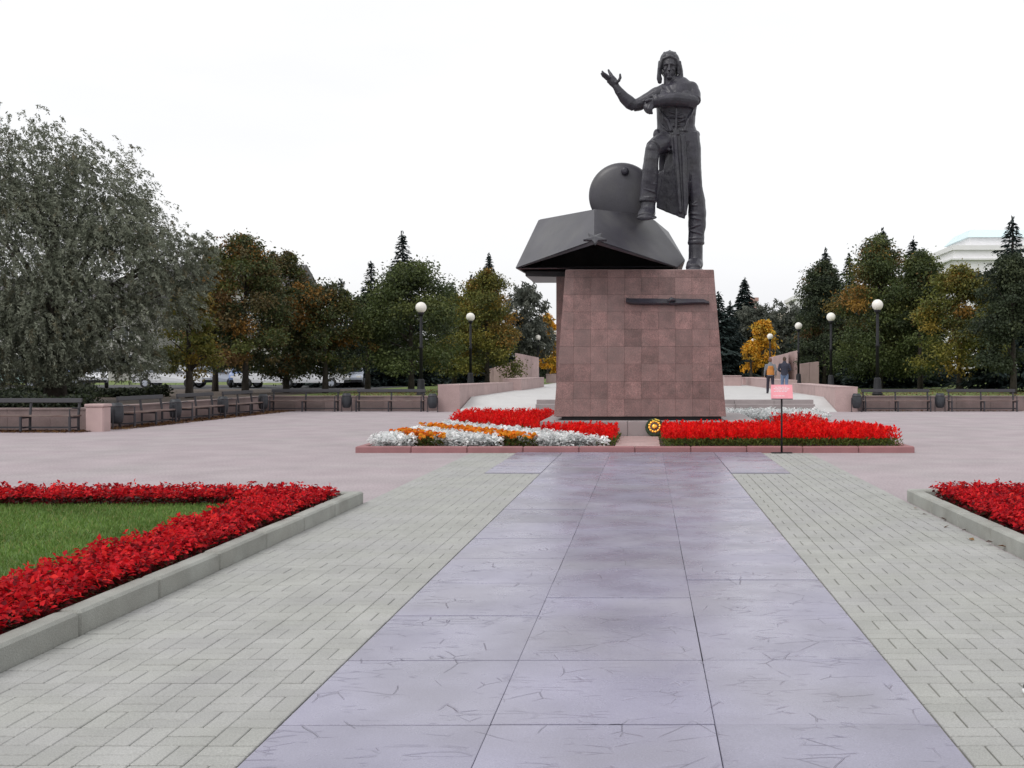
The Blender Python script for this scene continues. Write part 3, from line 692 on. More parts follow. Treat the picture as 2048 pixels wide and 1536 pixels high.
# standing leg
L_([(1378, 270, 0, 21, 25), (1382, 298, 1, 20, 24), (1385, 325, 2, 17.5, 21), (1388.5, 352, 3, 15, 18), (1390, 374, 3, 15, 17), (1393, 400, 0, 17, 18), (1394.5, 425, -2, 18.3, 19), (1394, 448, -2, 17.8, 18), (1392.5, 470, -1, 16.2, 17), (1392, 487, 0, 16.3, 18)])
L_([(1392, 484, 0, 17, 18.5), (1392, 489, 0, 16.6, 18)], 16, .1)
L_([(1391.5, 486, 0, 14, 16), (1391.5, 505, 0, 14, 16), (1391, 520, 0, 14.5, 19)], 16)
L_([(1392, 530, -20, 14, 12), (1391.5, 526, -4, 15, 17), (1389, 530, 18, 16.5, 13), (1386, 535, 34, 15, 8)], 16)
L_([(1392, 542, -24, 18, 6), (1391, 542, 0, 19, 6), (1387, 542, 38, 18, 6)], 16, .3)
# raised leg, foot on the hull
L_([(1344, 282, 0, 24, 25), (1328, 285, 16, 21, 22), (1314, 291, 32, 18, 19), (1306, 297, 44, 16, 17)])
El(1304.5, 299, 44, 13.5, 14, 14)
L_([(1305, 296, 42, 14, 15), (1302.5, 318, 41, 14.5, 17), (1300.5, 340, 38, 16, 19), (1299, 362, 35, 16.5, 19), (1297.5, 385, 32, 17, 18), (1296.5, 402, 30, 17.5, 19)])
L_([(1296.5, 399, 30, 18.5, 20), (1296.5, 404, 30, 18, 19.5)], 16, .1)
L_([(1297, 400, 30, 14.5, 16), (1296.5, 414, 30, 14.5, 16), (1296, 424, 32, 15, 20)], 16)
L_([(1297, 427, 16, 14, 9), (1295, 424, 32, 15.5, 13), (1292, 427, 52, 16.5, 10), (1289.5, 431, 66, 14, 6)], 16)
L_([(1298, 435, 12, 16, 4.5), (1295, 435, 36, 18.5, 4.5), (1289.5, 436, 72, 16, 4.5)], 16, .3)
# coat: long front flap, deep inner side hanging behind the raised knee
b.slab([S(1340, 266, 33), S(1371, 268, 30), S(1375, 330, 27), S(1377, 402, 26), S(1370, 437, 26), S(1357, 433, 27), S(1352, 380, 28), S(1346, 320, 31)], (0, .11, 0))
b.slab([S(1334, 268, 32), S(1347, 268, 33), S(1352, 330, 30), S(1357, 433, 27), S(1336, 425, 2), S(1313, 415, -24), S(1313, 350, -20), S(1327, 338, -6), S(1331, 322, 6)], (.02, .10, 0))
b.slab([S(1366, 268, 30), S(1388, 268, 12), S(1384, 330, 8), S(1377, 392, 10), S(1374, 392, 26)], (0, .12, 0))
b.slab([S(1316, 340, -20), S(1388, 340, -22), S(1374, 424, -24), S(1314, 415, -24)], (0, .10, 0))
b.slab([S(1318, 276, -22), S(1392, 276, -24), S(1388, 345, -20), S(1318, 345, -18)], (0, .12, 0))
for q in ([(1350, 272, 34, 4), (1354, 330, 31, 4.5), (1361, 425, 28, 3.5)], [(1364, 270, 31, 3.5), (1368, 340, 29, 4), (1371, 430, 27, 3)],
          [(1322, 224, 22, 3), (1334, 240, 27, 3.5), (1342, 262, 28, 3)], [(1386, 220, 18, 3), (1376, 240, 25, 3.5), (1370, 262, 27, 3)], [(1353, 216, 33, 2.5), (1352, 262, 30, 2.5)],
          [(1316, 280, 20, 4), (1326, 292, 26, 4.5), (1340, 300, 30, 3)]): L_(q, 10)
def folds(p0, p1, r0, r1, n, seed, amp=1.0):             # cloth creases wrapping a limb, lens side
    rg = random.Random(seed)
    for i in range(n):
        f = (i + rg.uniform(.2, .8)) / n; x, y_, d = (p0[j] + (p1[j] - p0[j]) * f for j in range(3)); r = r0 + (r1 - r0) * f
        dy = rg.uniform(-.9, .9) * r; sgn = rg.choice((-1, 1)); q = []
        for a_ in (-1.15, -.6, -.05, .5, 1.05):
            q.append((x + sgn * math.sin(a_) * r * .98, y_ + dy * a_ * .5, d + math.cos(a_) * r * .98, (.7 if abs(a_) > 1 else 1.9) * amp))
        L_(q, 8)
folds((1383, 300, 2), (1390, 384, 2), 20, 15, 6, 1); folds((1392, 395, 0), (1392, 482, 0), 17, 17, 7, 2); folds((1304, 312, 41), (1297, 398, 31), 15, 18, 7, 3)
folds((1310, 190, 6), (1272, 210, 12), 15, 12, 4, 4, .9); folds((1256, 203, 16), (1238, 182, 21), 12, 8.5, 3, 5, .7); folds((1386, 182, 8), (1389, 204, 20), 15, 13, 3, 6); folds((1352, 224, 3), (1352, 258, 2), 28, 27, 4, 7)
for k, (xa, ya, xb, yb_) in enumerate([(1318, 218, 1338, 250), (1388, 216, 1374, 248), (1330, 228, 1346, 258), (1380, 232, 1366, 262), (1322, 246, 1336, 262)]): L_([(xa, ya, 20, 1.2), ((xa + xb) / 2, (ya + yb_) / 2 + 2, 27, 2.2), (xb, yb_, 28, 1.2)], 8)
b.box(*(S(1347, 269, 34)), *(S(1359, 260, 29)))            # buckle
fig = thing('tankman_statue', 'dark bronze tankman with helmet and raised open hand standing on the pedestal', 'statue', (0, 0, 0))
obj('figure', sculpt(b, 'figure', M['bronze'], 0.0125, 2, 0.022, 0.20), fig)

# ================================================================== MONUMENT FLOWERS
WH = [(.88, .89, .89), (.80, .82, .82), (.92, .92, .91), (.62, .66, .64)]; WW = [.4, .25, .25, .1]
def white_bed(poly, label, h=.27): plants('silver_leaf_bed', poly, 0.09, h, .125, 34, .09, WH, WW, M['petal'], label, spread=.85)
W1 = [(-5.5, 20.52), (-4.58, 20.52), (-5.36, 22.05), (-5.5, 21.9)]
O1 = [(-4.56, 20.52), (-3.98, 20.52), (-5.33, 22.75), (-5.36, 22.1)]
W2 = [(-3.95, 20.52), (-2.73, 20.52), (-5.28, 24.25), (-5.33, 22.8)]
O2 = [(-2.70, 20.52), (-2.18, 20.52), (-5.23, 25.0), (-5.28, 24.3)]
W3 = [(-2.14, 20.52), (-0.80, 20.52), (-5.2, 27.0), (-5.23, 25.05)]
white_bed(W1, 'short white silver-leaf clump at the left end of the pink kerb'); white_bed(W2, 'white silver-leaf stripe between the two orange marigold stripes'); white_bed(W3, 'long white silver-leaf stripe next to the red flowers by the footpath')
def marigolds(poly, label):
    X, Y = scatter(poly, .17); n = len(X); t = 26; pi = np.repeat(np.arange(n), t); k = len(pi)
    d = RNG.normal(size=(k, 3)); P = np.column_stack([X[pi] + d[:, 0] * .07, Y[pi] + d[:, 1] * .07, .09 + RNG.uniform(.02, .2, k)])
    me1 = (P, np.column_stack([d[:, 0], d[:, 1], RNG.uniform(0, .8, k)]), .075, pick([(.06, .085, .02), (.09, .11, .03), (.12, .06, .02)], k, [.5, .3, .2]))
    hN = 4; qi = np.repeat(np.arange(n), hN); q = len(qi)
    HX = X[qi] + RNG.normal(size=q) * .065; HY = Y[qi] + RNG.normal(size=q) * .065; HZ = .09 + RNG.uniform(.17, .28, q)
    pet = 16; ri = np.repeat(np.arange(q), pet); kk = len(ri)
    an = RNG.uniform(0, 2 * np.pi, kk); el = RNG.uniform(.1, 1.3, kk); rr = .036
    dd = np.column_stack([np.cos(an) * np.cos(el), np.sin(an) * np.cos(el), np.sin(el)])
    PP = np.column_stack([HX, HY, HZ])[ri] + dd * rr * np.array([1, 1, .7])
    hc_ = pick([(.85, .27, .02), (.80, .36, .03), (.70, .16, .012)], q, [.5, .3, .2])
    Pa = np.vstack([me1[0], PP]); Aa = np.vstack([me1[1], np.cross(dd, RNG.normal(size=(kk, 3)))])
    La = np.concatenate([np.full(k, .075), np.full(kk, .064)]); Ca = np.vstack([me1[3], hc_[ri]])
    Na = np.vstack([RNG.normal(size=(k, 3)), dd])
    obj('marigold_bed', leaf_mesh('marigold_bed', M['petal'], Pa, Aa, La, La * .7, Ca, .15, Na), label=label, cat='flowers', kind='stuff')
marigolds(O1, 'orange marigold stripe nearest the left end of the kerb'); marigolds(O2, 'orange marigold stripe between two white stripes nearer the footpath')
SAL = [(.88, .010, .010), (.95, .020, .018), (.80, .008, .012), (.92, .06, .025)]
def salvia(poly, label, h=.40, sp=.115, nl=36):
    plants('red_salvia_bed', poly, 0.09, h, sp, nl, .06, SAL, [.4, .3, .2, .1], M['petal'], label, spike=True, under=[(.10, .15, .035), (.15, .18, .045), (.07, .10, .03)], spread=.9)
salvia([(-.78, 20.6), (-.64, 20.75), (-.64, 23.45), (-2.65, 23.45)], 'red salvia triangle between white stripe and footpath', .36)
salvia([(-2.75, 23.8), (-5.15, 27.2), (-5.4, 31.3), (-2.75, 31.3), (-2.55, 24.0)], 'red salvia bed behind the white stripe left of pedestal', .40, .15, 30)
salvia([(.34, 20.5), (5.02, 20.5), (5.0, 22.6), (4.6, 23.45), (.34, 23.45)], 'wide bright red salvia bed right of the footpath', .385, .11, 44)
salvia([(3.1, 24.6), (4.4, 24.6), (4.2, 27), (3.2, 27)], 'small red salvia patch behind the sign post', .42, .15, 28)
white_bed([(1.95, 28.75), (5.0, 28.4), (5.0, 31.4), (1.95, 31.4)], 'white silver-leaf bed behind the pedestal on the right', .42)

# sign on a post
sg = thing('notice_sign', 'pink notice board on a thin black post before the red salvia', 'sign', (2.61, 20.08, 0))
obj('base_plate', MB().cbox(-.2, -.07, .016, .2, .07, .030, .004).mesh('base_plate', M['black']), sg)
obj('post', MB().lathe([(.020, .03), (.018, 1.06)], 12).mesh('post', M['black'], True), sg)
bd = obj('board', MB().slab([(-.212, -.05, 1.07), (.212, -.05, 1.07), (.207, .02, 1.335), (-.207, .02, 1.335)], (0, .012, 0)).mesh('board', M['sign']), sg)
obj('ledge', MB().box(-.205, -.075, 1.052, .205, -.036, 1.068).mesh('ledge', M['black']), sg)
t = MB()
for i, (z, a, c) in enumerate([(1.288, -.13, .12), (1.258, -.16, .15), (1.232, -.12, .14), (1.205, -.15, .10), (1.12, -.17, .05)]):
    x = a
    while x < c:
        x2 = min(x + random.uniform(.02, .06), c); yf = -.05 + (z - 1.07) / .265 * .07
        t.slab([(x, yf - .003, z - .005), (x2, yf - .003, z - .005), (x2, yf - .001, z + .006), (x, yf - .001, z + .006)], (0, .002, 0)); x = x2 + .012
obj('lettering', t.mesh('lettering', M['white']), bd, kind='stuff')

# wreath leaning on the plinth
wr = thing('wreath', 'gold and dark green memorial wreath leaning on the plinth', 'wreath', (0.185, 23.37, .128)); wr.scale = (.86, .86, .86)
rot = Matrix.Rotation(R(-18), 3, 'X')
def ringpts(r, c, n=40): return [rot @ Vector((c[0] + r * math.cos(2 * math.pi * i / n), c[1], c[2] + r * math.sin(2 * math.pi * i / n))) for i in range(n)]
b = MB()
for i in range(30):
    a = 2 * math.pi * i / 30; p = Vector((.205 * math.cos(a), .03, .25 + .205 * math.sin(a)))
    b.ell(rot @ p, (.05, .035, .05), None, 8, 6)
obj('greenery', sculpt(b, 'greenery', M['wreath'], .014, 1, .02, .05), wr)
gm = []
for i in range(12):
    a = 2 * math.pi * i / 12 + .2; p = rot @ Vector((.14 * math.cos(a), -.015, .265 + .14 * math.sin(a)))
    obj('gold_petal', MB().ell(p, (.042, .016, .034), rot @ Matrix.Rotation(-a + math.pi / 2, 3, 'Y'), 12, 8).mesh('gold_petal', M['gold'], True), wr)
obj('gold_boss', MB().ell(rot @ Vector((0, -.005, .265)), (.075, .03, .075), rot, 24, 12).mesh('gold_boss', M['gold'], True), wr)
for k in (0, 1):
    q = [rot @ Vector(v) for v in ((-.07 + .07 * k, -.05, .42 + .03 * k), (.06 + .07 * k, -.055, .375 + .03 * k), (.06 + .07 * k, -.055, .395 + .03 * k), (-.07 + .07 * k, -.05, .445 + .03 * k))]
    obj('ribbon', MB().slab(q, (0, .006, 0)).mesh('ribbon', M['gold_y']), wr)

# ================================================================== LOW WALLS, PARAPETS, STELES
def panel_wall(name, label, p0, p1, th, z0, h, plen, m, coping=.05, over=.02, top1=None):
    """wall from p0 to p1, thickness to the left of travel; panels stand 4 mm apart"""
    p0 = Vector((*p0, 0)); p1 = Vector((*p1, 0)); d = p1 - p0; n = max(1, round(d.length / plen)); Ls = d.length / n; a = math.atan2(d.y, d.x)
    t = thing(name, label, 'wall', (p0.x, p0.y, 0), a); h1 = h if top1 is None else top1
    for i in range(n):
        za, zc = h + (h1 - h) * i / n, h + (h1 - h) * (i + 1) / n
        x0, x1 = i * Ls + .004, (i + 1) * Ls - .004; k = random.uniform(-.003, .003)
        b = MB().add([(x0, k, z0), (x1, k, z0), (x1, th + k, z0), (x0, th + k, z0), (x0, k, za - coping), (x1, k, zc - coping), (x1, th + k, zc - coping), (x0, th + k, za - coping)],
                     [(3, 2, 1, 0), (4, 5, 6, 7), (0, 1, 5, 4), (1, 2, 6, 5), (2, 3, 7, 6), (3, 0, 4, 7)])
        obj('panel', b.mesh('panel', m), t)
        b = MB().add([(x0, -over, za - coping + .002), (x1, -over, zc - coping + .002), (x1, th + over, zc - coping + .002), (x0, th + over, za - coping + .002), (x0, -over, za), (x1, -over, zc), (x1, th + over, zc), (x0, th + over, za)],
                     [(3, 2, 1, 0), (4, 5, 6, 7), (0, 1, 5, 4), (1, 2, 6, 5), (2, 3, 7, 6), (3, 0, 4, 7)])
        obj('coping_stone', b.mesh('coping_stone', m), t)
    return t
gr = M['granite']
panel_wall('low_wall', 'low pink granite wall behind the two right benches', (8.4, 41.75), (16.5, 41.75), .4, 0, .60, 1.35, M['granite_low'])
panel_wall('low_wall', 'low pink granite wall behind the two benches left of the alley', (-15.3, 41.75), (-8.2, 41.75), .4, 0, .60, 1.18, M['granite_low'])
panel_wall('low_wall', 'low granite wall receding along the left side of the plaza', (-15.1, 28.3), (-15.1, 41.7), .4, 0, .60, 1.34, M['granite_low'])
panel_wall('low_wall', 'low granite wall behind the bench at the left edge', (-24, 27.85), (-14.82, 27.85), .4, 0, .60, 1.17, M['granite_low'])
pl = thing('wall_pillar', 'squat beige stone pillar at the corner of the left low walls', 'pillar', (-14.55, 27.62, 0))
obj('shaft', MB().cbox(-.24, -.22, 0, .24, .18, .66, .03).mesh('shaft', M['granite']), pl); obj('capstone', MB().cbox(-.26, -.24, .662, .26, .20, .73, .015).mesh('capstone', M['granite']), pl)
# parapets of the alley
panel_wall('parapet', 'thick pink granite parapet on the left of the alley', (-7.35, 40.9), (-7.35, 57.5), .85, 0, 1.07, 2.2, gr, .06, .01, .98)
panel_wall('parapet', 'farther raised pink parapet block left of the alley', (-7.0, 58.0), (-7.0, 71), 1.0, PZ, 1.18, 3.2, gr, .07, .01)
panel_wall('parapet', 'thick pink granite parapet on the right of the alley', (8.3, 40.9), (8.3, 53.0), .88, 0, .98, 2.4, gr, .06, .01)
panel_wall('parapet', 'long low parapet beyond the walking people on the right', (8.4, 58), (8.4, 84), .8, PZ, 1.10, 3, gr, .07, .01)
def far_block(px0, px1, Y, h, dep, label):
    x0, x1 = (px0 - VX) * Y / F, (px1 - VX) * Y / F
    t = thing('planter_block', label, 'wall', ((x0 + x1) / 2, Y, 0)); a = (x1 - x0) / 2
    obj('body', MB().cbox(-a, 0, .45, a, dep, PZ + h - .06, .02).mesh('body', gr), t)
    obj('top', MB().cbox(-a - .03, -.03, PZ + h - .058, a + .03, dep + .03, PZ + h, .015).mesh('top', gr), t)
far_block(1450, 1483, 76, .75, 2.5, 'pale granite block at the far end of the alley beside the pedestal')
far_block(1485, 1531, 80, .60, 2.0, 'low reddish granite block behind the man in orange vest')
far_block(1092, 1135, 96, .8, 2.0, 'low granite block left of the pedestal at the far alley end')
def stele(pts, Y, th, label, lean=0.0, n=4):
    t = thing('granite_stele', label, 'stele', (0, 0, 0))
    (xa, ya0, ya1), (xb, yb0, yb1) = pts                   # left: px, bottom py, top py ; right
    for i in range(n):
        f0, f1 = i / n, (i + 1) / n
        def P(f, w): return U(xa + (xb - xa) * f, (ya0 + (yb0 - ya0) * f) if w == 0 else (ya1 + (yb1 - ya1) * f), Y + lean * f)
        q = [P(f0 + .006, 0), P(f1 - .006, 0), P(f1 - .006, 1), P(f0 + .006, 1)]
        q[0].z = q[1].z = PZ - .1
        obj('panel', MB().slab(q, (0, th, 0)).mesh('panel', gr), t)
    return t
stele([(1030, 760, 706), (1075, 757, 715)], 78, 1.2, 'tall pink granite stele beside the orange tree left of the pedestal', 5)
stele([(972, 765, 740), (1028, 765, 722)], 80, 1.0, 'lower granite stele wing half hidden under the linden', 0)
stele([(1541, 762, 715), (1577, 760, 706)], 80, 1.0, 'broad pink stele behind the man in dark jacket', -4)
stele([(1579, 760, 705), (1595, 758, 701)], 77, .9, 'narrow upright stele right of the broad stele', -1, 2)
stele([(1600, 762, 728), (1638, 760, 723)], 72, 1.0, 'short granite stele under the right linden', 0, 2)

# ================================================================== BENCHES, BINS, LAMPS
def bench_meshes(L=2.72):
    ms = {}
    ms['back_slat'] = MB().cbox(-L / 2, -.06, -.022, L / 2, .06, .022, .006).mesh('back_slat', M['iron'])
    ms['slat'] = MB().cbox(-L / 2, -.045, -.018, L / 2, .045, .018, .006).mesh('slat', M['wood'])
    b = MB()
    for s in (-1,):
        b.tube([(0, -.22, 0), (0, -.22, .40)], .034); b.tube([(0, .20, 0), (0, .20, .40), (0, .27, .86)], .034)
        b.box(-.03, -.24, .355, .03, .22, .405); b.box(-.025, -.22, .10, .025, .20, .14)
    ms['leg_frame'] = b.mesh('leg_frame', M['iron'])
    ms['stretcher'] = MB().box(-L / 2 + .1, -.03, .10, L / 2 - .1, .03, .14).mesh('stretcher', M['iron'])
    ms['armrest'] = MB().tube([(0, -.22, .40), (0, -.22, .60), (0, -.05, .63), (0, .24, .60)], .018).mesh('armrest', M['iron'])
    return ms
bme = bench_meshes()
def bench(x, y, rz, label, sl=1.0):
    t = thing('bench', label, 'bench', (x, y, 0), rz, 'benches around the plaza'); L = 2.72
    for k in range(4): obj('slat', bme['slat'], t, (0, -.165 + k * .11, .425))
    for k, (yy_, z) in enumerate([(.235, .70), (.262, .82)]):
        if k == 0: continue
        o = obj('back_slat', bme['back_slat'], t, (0, yy_ - .035, z)); o.rotation_euler = (R(80), 0, 0)
    for s in (-1, 0, 1):
        obj('leg_frame', bme['leg_frame'], t, (s * (L / 2 - .08), 0, 0))
    for s in (-1, 1): obj('armrest', bme['armrest'], t, (s * (L / 2 - .08), 0, 0))
    obj('stretcher', bme['stretcher'], t)
bench(9.9, 41.15, 0, 'wooden bench by the right low wall nearest the alley')
bench(13.3, 41.15, 0, 'wooden bench at the far right edge of the plaza')
bench(-10.15, 41.15, 0, 'wooden bench left of the alley parapet')
bench(-13.55, 41.15, 0, 'wooden bench in the far left corner of the plaza')
bench(-14.6, 30.5, -math.pi / 2 + math.pi, 'nearest side bench on the left wall, next to the pillar')
bench(-14.6, 34.2, math.pi / 2, 'middle bench of the three along the left side wall')
bench(-14.6, 37.75, math.pi / 2, 'farthest of the three benches along the left side wall')
bench(-16.3, 27.3, 0, 'bench cut off by the left picture edge, beside the pillar')
bnb = MB().lathe([(.12, .16), (.19, .2), (.225, .42), (.21, .68), (.17, .80), (.15, .80), (.15, .62), (.01, .6)], 20).mesh('bucket', M['bin'], True)
bnf = MB().tube([(-.24, 0, 0), (-.24, 0, .62)], .02).tube([(.24, 0, 0), (.24, 0, .62)], .02).box(-.25, -.012, .46, .25, .012, .49).box(-.27, -.1, 0, -.21, .1, .02).box(.21, -.1, 0, .27, .1, .02).mesh('stand', M['iron'])
bnl = MB().lathe([(.215, .676), (.225, .70), (.20, .725), (.175, .725)], 20).mesh('rim', M['iron'], True)
def bin_(x, y, rz, label):
    t = thing('litter_bin', label, 'bin', (x, y, 0), rz, 'urn-shaped litter bins between the benches')
    t.scale = (.82, .82, .9)
    obj('bucket', bnb, t); obj('stand', bnf, t); obj('rim', bnl, t)
bin_(8.2, 40.6, 0, 'dark litter bin at the foot of the right parapet'); bin_(11.6, 41.1, 0, 'dark litter bin between the two right benches')
bin_(-8.35, 40.6, 0, 'dark litter bin at the foot of the left parapet'); bin_(-11.85, 41.1, 0, 'dark litter bin between the two benches left of the alley')
for yb_, lb in ((28.75, 'dark litter bin right behind the beige pillar'), (32.35, 'litter bin between the nearest and middle side benches'), (35.97, 'litter bin between the middle and farthest side benches'), (39.75, 'litter bin in the far left wall corner')):
    bin_(-14.65, yb_, math.pi / 2, lb)

lp = {}
lp['base'] = MB().lathe([(.24, 0), (.24, .10), (.19, .14), (.16, .75), (.11, .82)], 16).mesh('base', M['black'], True)
lp['pole'] = MB().lathe([(.085, .82), (.075, 2.2), (.10, 2.22), (.10, 2.28), (.068, 2.32), (.062, 3.72)], 16).mesh('pole', M['black'], True)
lp['cup'] = MB().lathe([(.07, 3.70), (.14, 3.78), (.15, 3.84), (.10, 3.86)], 16).mesh('cup', M['black'], True)
lp['globe'] = MB().ell((0, 0, 4.08), (.25, .25, .25), None, 28, 18).mesh('globe', M['globe'], True)
def lamp(px, py, X, label):
    Y = X * F / (px - VX); zc = H + (VY - py) * Y / F
    t = thing('street_lamp', label, 'lamp', (X, Y, zc - 4.08), 0, 'globe lamps along the alley')
    for k in ('base', 'pole', 'cup', 'globe'): obj(k, lp[k], t)
lamp(842, 615, -10.3, 'globe lamp nearest the plaza left of the pedestal'); lamp(941, 634, -10.3, 'second globe lamp on the left, before the orange linden')
lamp(1076, 675, -9.9, 'small far globe lamp left of the pedestal by the stele'); lamp(1108, 682, -9.6, 'farthest globe lamp, half hidden behind the pedestal left edge')
lamp(1755, 610, 10.4, 'globe lamp nearest the plaza on the right'); lamp(1662, 634, 10.4, 'second globe lamp on the right side')
lamp(1597, 652, 10.4, 'globe lamp half sunk in foliage on the right'); lamp(1540, 673, 10.4, 'far globe lamp beside the golden maple'); lamp(1507, 682, 10.3, 'farthest right globe lamp in front of the golden maple')

# ================================================================== TREES
def trunk_mesh(h, r, limbs, name='trunk'):
    b = MB(); n = 6
    pts = [Vector((math.sin(i * 1.3) * .04 * h * .1, math.cos(i * 1.7) * .04 * h * .1, h * i / n)) for i in range(n + 1)]; pts[0] = Vector((0, 0, -.3))
    b.loft([(p, r * (1.25 if i == 0 else 1) * (1 - .75 * i / n)) for i, p in enumerate(pts)], 9, .1)
    for z, tip in limbs:
        p = Vector((0, 0, z)); q = Vector(tip); mid = p.lerp(q, .5) + Vector((0, 0, .06 * (q - p).length))
        rr = r * .42 * (1 - .5 * z / h)
        b.loft([(p, rr), (mid, rr * .65), (q, rr * .18)], 6, .1)
    return b.mesh(name, M['bark'], True)
PAL = dict(
    green=([(.040, .055, .020), (.060, .078, .024), (.085, .095, .028), (.028, .038, .018)], [.35, .3, .15, .2]),
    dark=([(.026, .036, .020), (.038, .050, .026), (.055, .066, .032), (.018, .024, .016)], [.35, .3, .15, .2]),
    rust=([(.046, .060, .022), (.080, .060, .026), (.125, .065, .024), (.032, .042, .020), (.20, .095, .02), (.085, .100, .026)], [.32, .14, .11, .24, .06, .13]),
    orange=([(.20, .095, .020), (.13, .085, .022), (.075, .075, .022), (.26, .13, .020), (.045, .05, .018)], [.25, .25, .2, .12, .18]),
    gold=([(.46, .22, .018), (.36, .19, .020), (.52, .28, .025), (.22, .14, .02), (.30, .22, .03)], [.32, .25, .18, .13, .12]),
    yellowgreen=([(.13, .12, .024), (.085, .095, .022), (.19, .13, .022), (.05, .06, .02)], [.3, .3, .15, .25]),
    willow=([(.165, .182, .134), (.20, .216, .162), (.130, .145, .102), (.23, .245, .185), (.14, .13, .08)], [.35, .25, .22, .12, .06]),
    greywood=([(.105, .115, .095), (.14, .148, .12), (.075, .085, .068)], [.4, .3, .3]),
    spruce=([(.020, .032, .030), (.030, .045, .042), (.014, .022, .022), (.045, .060, .055)], [.4, .3, .2, .1]),
)
def crown_broad(Hc, Rr, z0, kind, leaf, seed, cap=15000, shape=1.0, autumn=None, droop=0.0, clr=.55, flat=1.0, cone=.6):
    rg = np.random.default_rng(seed)
    leaf *= .8; cap *= 1.5
    ncl = int(np.clip(Rr * Hc * 6.5, 60, 460))
    t = rg.beta(1.25, 1.35, ncl); an = rg.uniform(0, 2 * np.pi, ncl)
    env = (np.sqrt(np.clip(1 - ((t - .38) / .635) ** 2, .02, 1)) * (1 - cone) + cone * 1.12 * np.minimum(1, (t / .14) ** .5 + .35) * (1 - t) ** .62) * (1 + .16 * np.sin(an * 3 + seed) + .12 * np.sin(an * 5 + t * 9 + seed * 2))
    rad = Rr * env * np.sqrt(rg.uniform(.10, 1, ncl)) * .95
    C = np.column_stack([np.cos(an) * rad, np.sin(an) * rad, z0 + t * (Hc - z0) - droop * rad / Rr])
    nld = int(rg.integers(4, 8)); k0 = 0                      # leading shoots that break the top outline
    for q in range(nld):
        aa = rg.uniform(0, 6.28); rq = Rr * rg.uniform(.0, .62); zt = Hc * (1.03 - .22 * (rq / Rr) ** 1.5 * rg.uniform(.8, 1.3)) if q else Hc * 1.02
        for st_ in (0.0, .035, .075, .12):
            C[k0] = (np.cos(aa) * rq + rg.normal() * .12, np.sin(aa) * rq + rg.normal() * .12, zt - st_ * Hc); k0 += 1
    nout = max(4, ncl // 12); C[k0:k0 + nout, :2] *= rg.uniform(1.08, 1.28, (nout, 1))
    cs = np.clip(clr * rg.uniform(.6, 1.25, ncl) * (Rr / 3) ** .4, .25, 1.3)
    cs[:k0] *= np.tile([.38, .5, .7, .9], nld); cs[k0:k0 + nout] *= .6
    area = 3.14 * Rr * (Hc - z0) * .5
    n = int(min(cap * 1.6, 7.6 * area / (leaf * leaf * .62 * .5)))
    pw = cs ** 1.6; ci = rg.choice(ncl, n, p=pw / pw.sum())
    D = rg.normal(size=(n, 3)); D[:, 2] *= .62 * flat
    P = C[ci] + D * cs[ci][:, None] * .68
    A = D / (np.linalg.norm(D, axis=1, keepdims=True) + 1e-6) * .8 + rg.normal(size=(n, 3)) * .6 + np.array([0, 0, -.45])
    cols, wts = PAL[kind]; cols = np.array(cols)
    ck = rg.choice(len(cols), ncl, p=wts)
    if autumn is not None:                                   # turned branches cluster in the sunny outer part
        cols2, wts2 = PAL[autumn]; sel = (t > .30) & (np.sin(an * 2 + seed) + .6 * np.sin(t * 7 + seed * 3) > .35)
        cc = cols[ck].copy(); cc[sel] = np.array(cols2)[rg.choice(len(cols2), int(sel.sum()), p=wts2)]
    else: cc = cols[ck]
    lc = cols[rg.choice(len(cols), n, p=wts)]
    Cc = (cc[ci] * .72 + lc * .28) * rg.uniform(1.15, 1.85, (n, 1))
    L = leaf * rg.uniform(.7, 1.3, n)
    return leaf_mesh('crown', M['leaf'], P, A, L, L * .62, Cc, .2, rg.normal(size=(n, 3)) + np.array([0, 0, .8])), C
def tree(name, px, top, bottom, Y, hw, kind, label, leaf=.19, autumn=None, seed=None, tr=.16, cap=15000, zg=.48, clr=.55, cone=.6):
    X = (px - VX) * Y / F; Hc = H + (VY - top) * Y / F - zg; Rr = hw * Y / F; z0 = max(1.0, H + (VY - bottom) * Y / F - zg)
    seed = seed or int(px * 7 + top); t = thing(name, label, 'tree', (X, Y, zg), 0, 'trees behind the plaza')
    cm, C = crown_broad(Hc, Rr, z0, kind, leaf, seed, cap, autumn=autumn, clr=clr, cone=cone)
    rg = random.Random(seed); limbs = []
    for k in range(9):
        c = C[rg.randrange(len(C))]; zz = max(z0 * .8, min(c[2] - .8, Hc * .7)); limbs.append((zz * rg.uniform(.75, 1), tuple(c * .92)))
    obj('trunk', trunk_mesh(Hc * .82, tr, limbs), t); obj('crown', cm, t, kind='stuff')
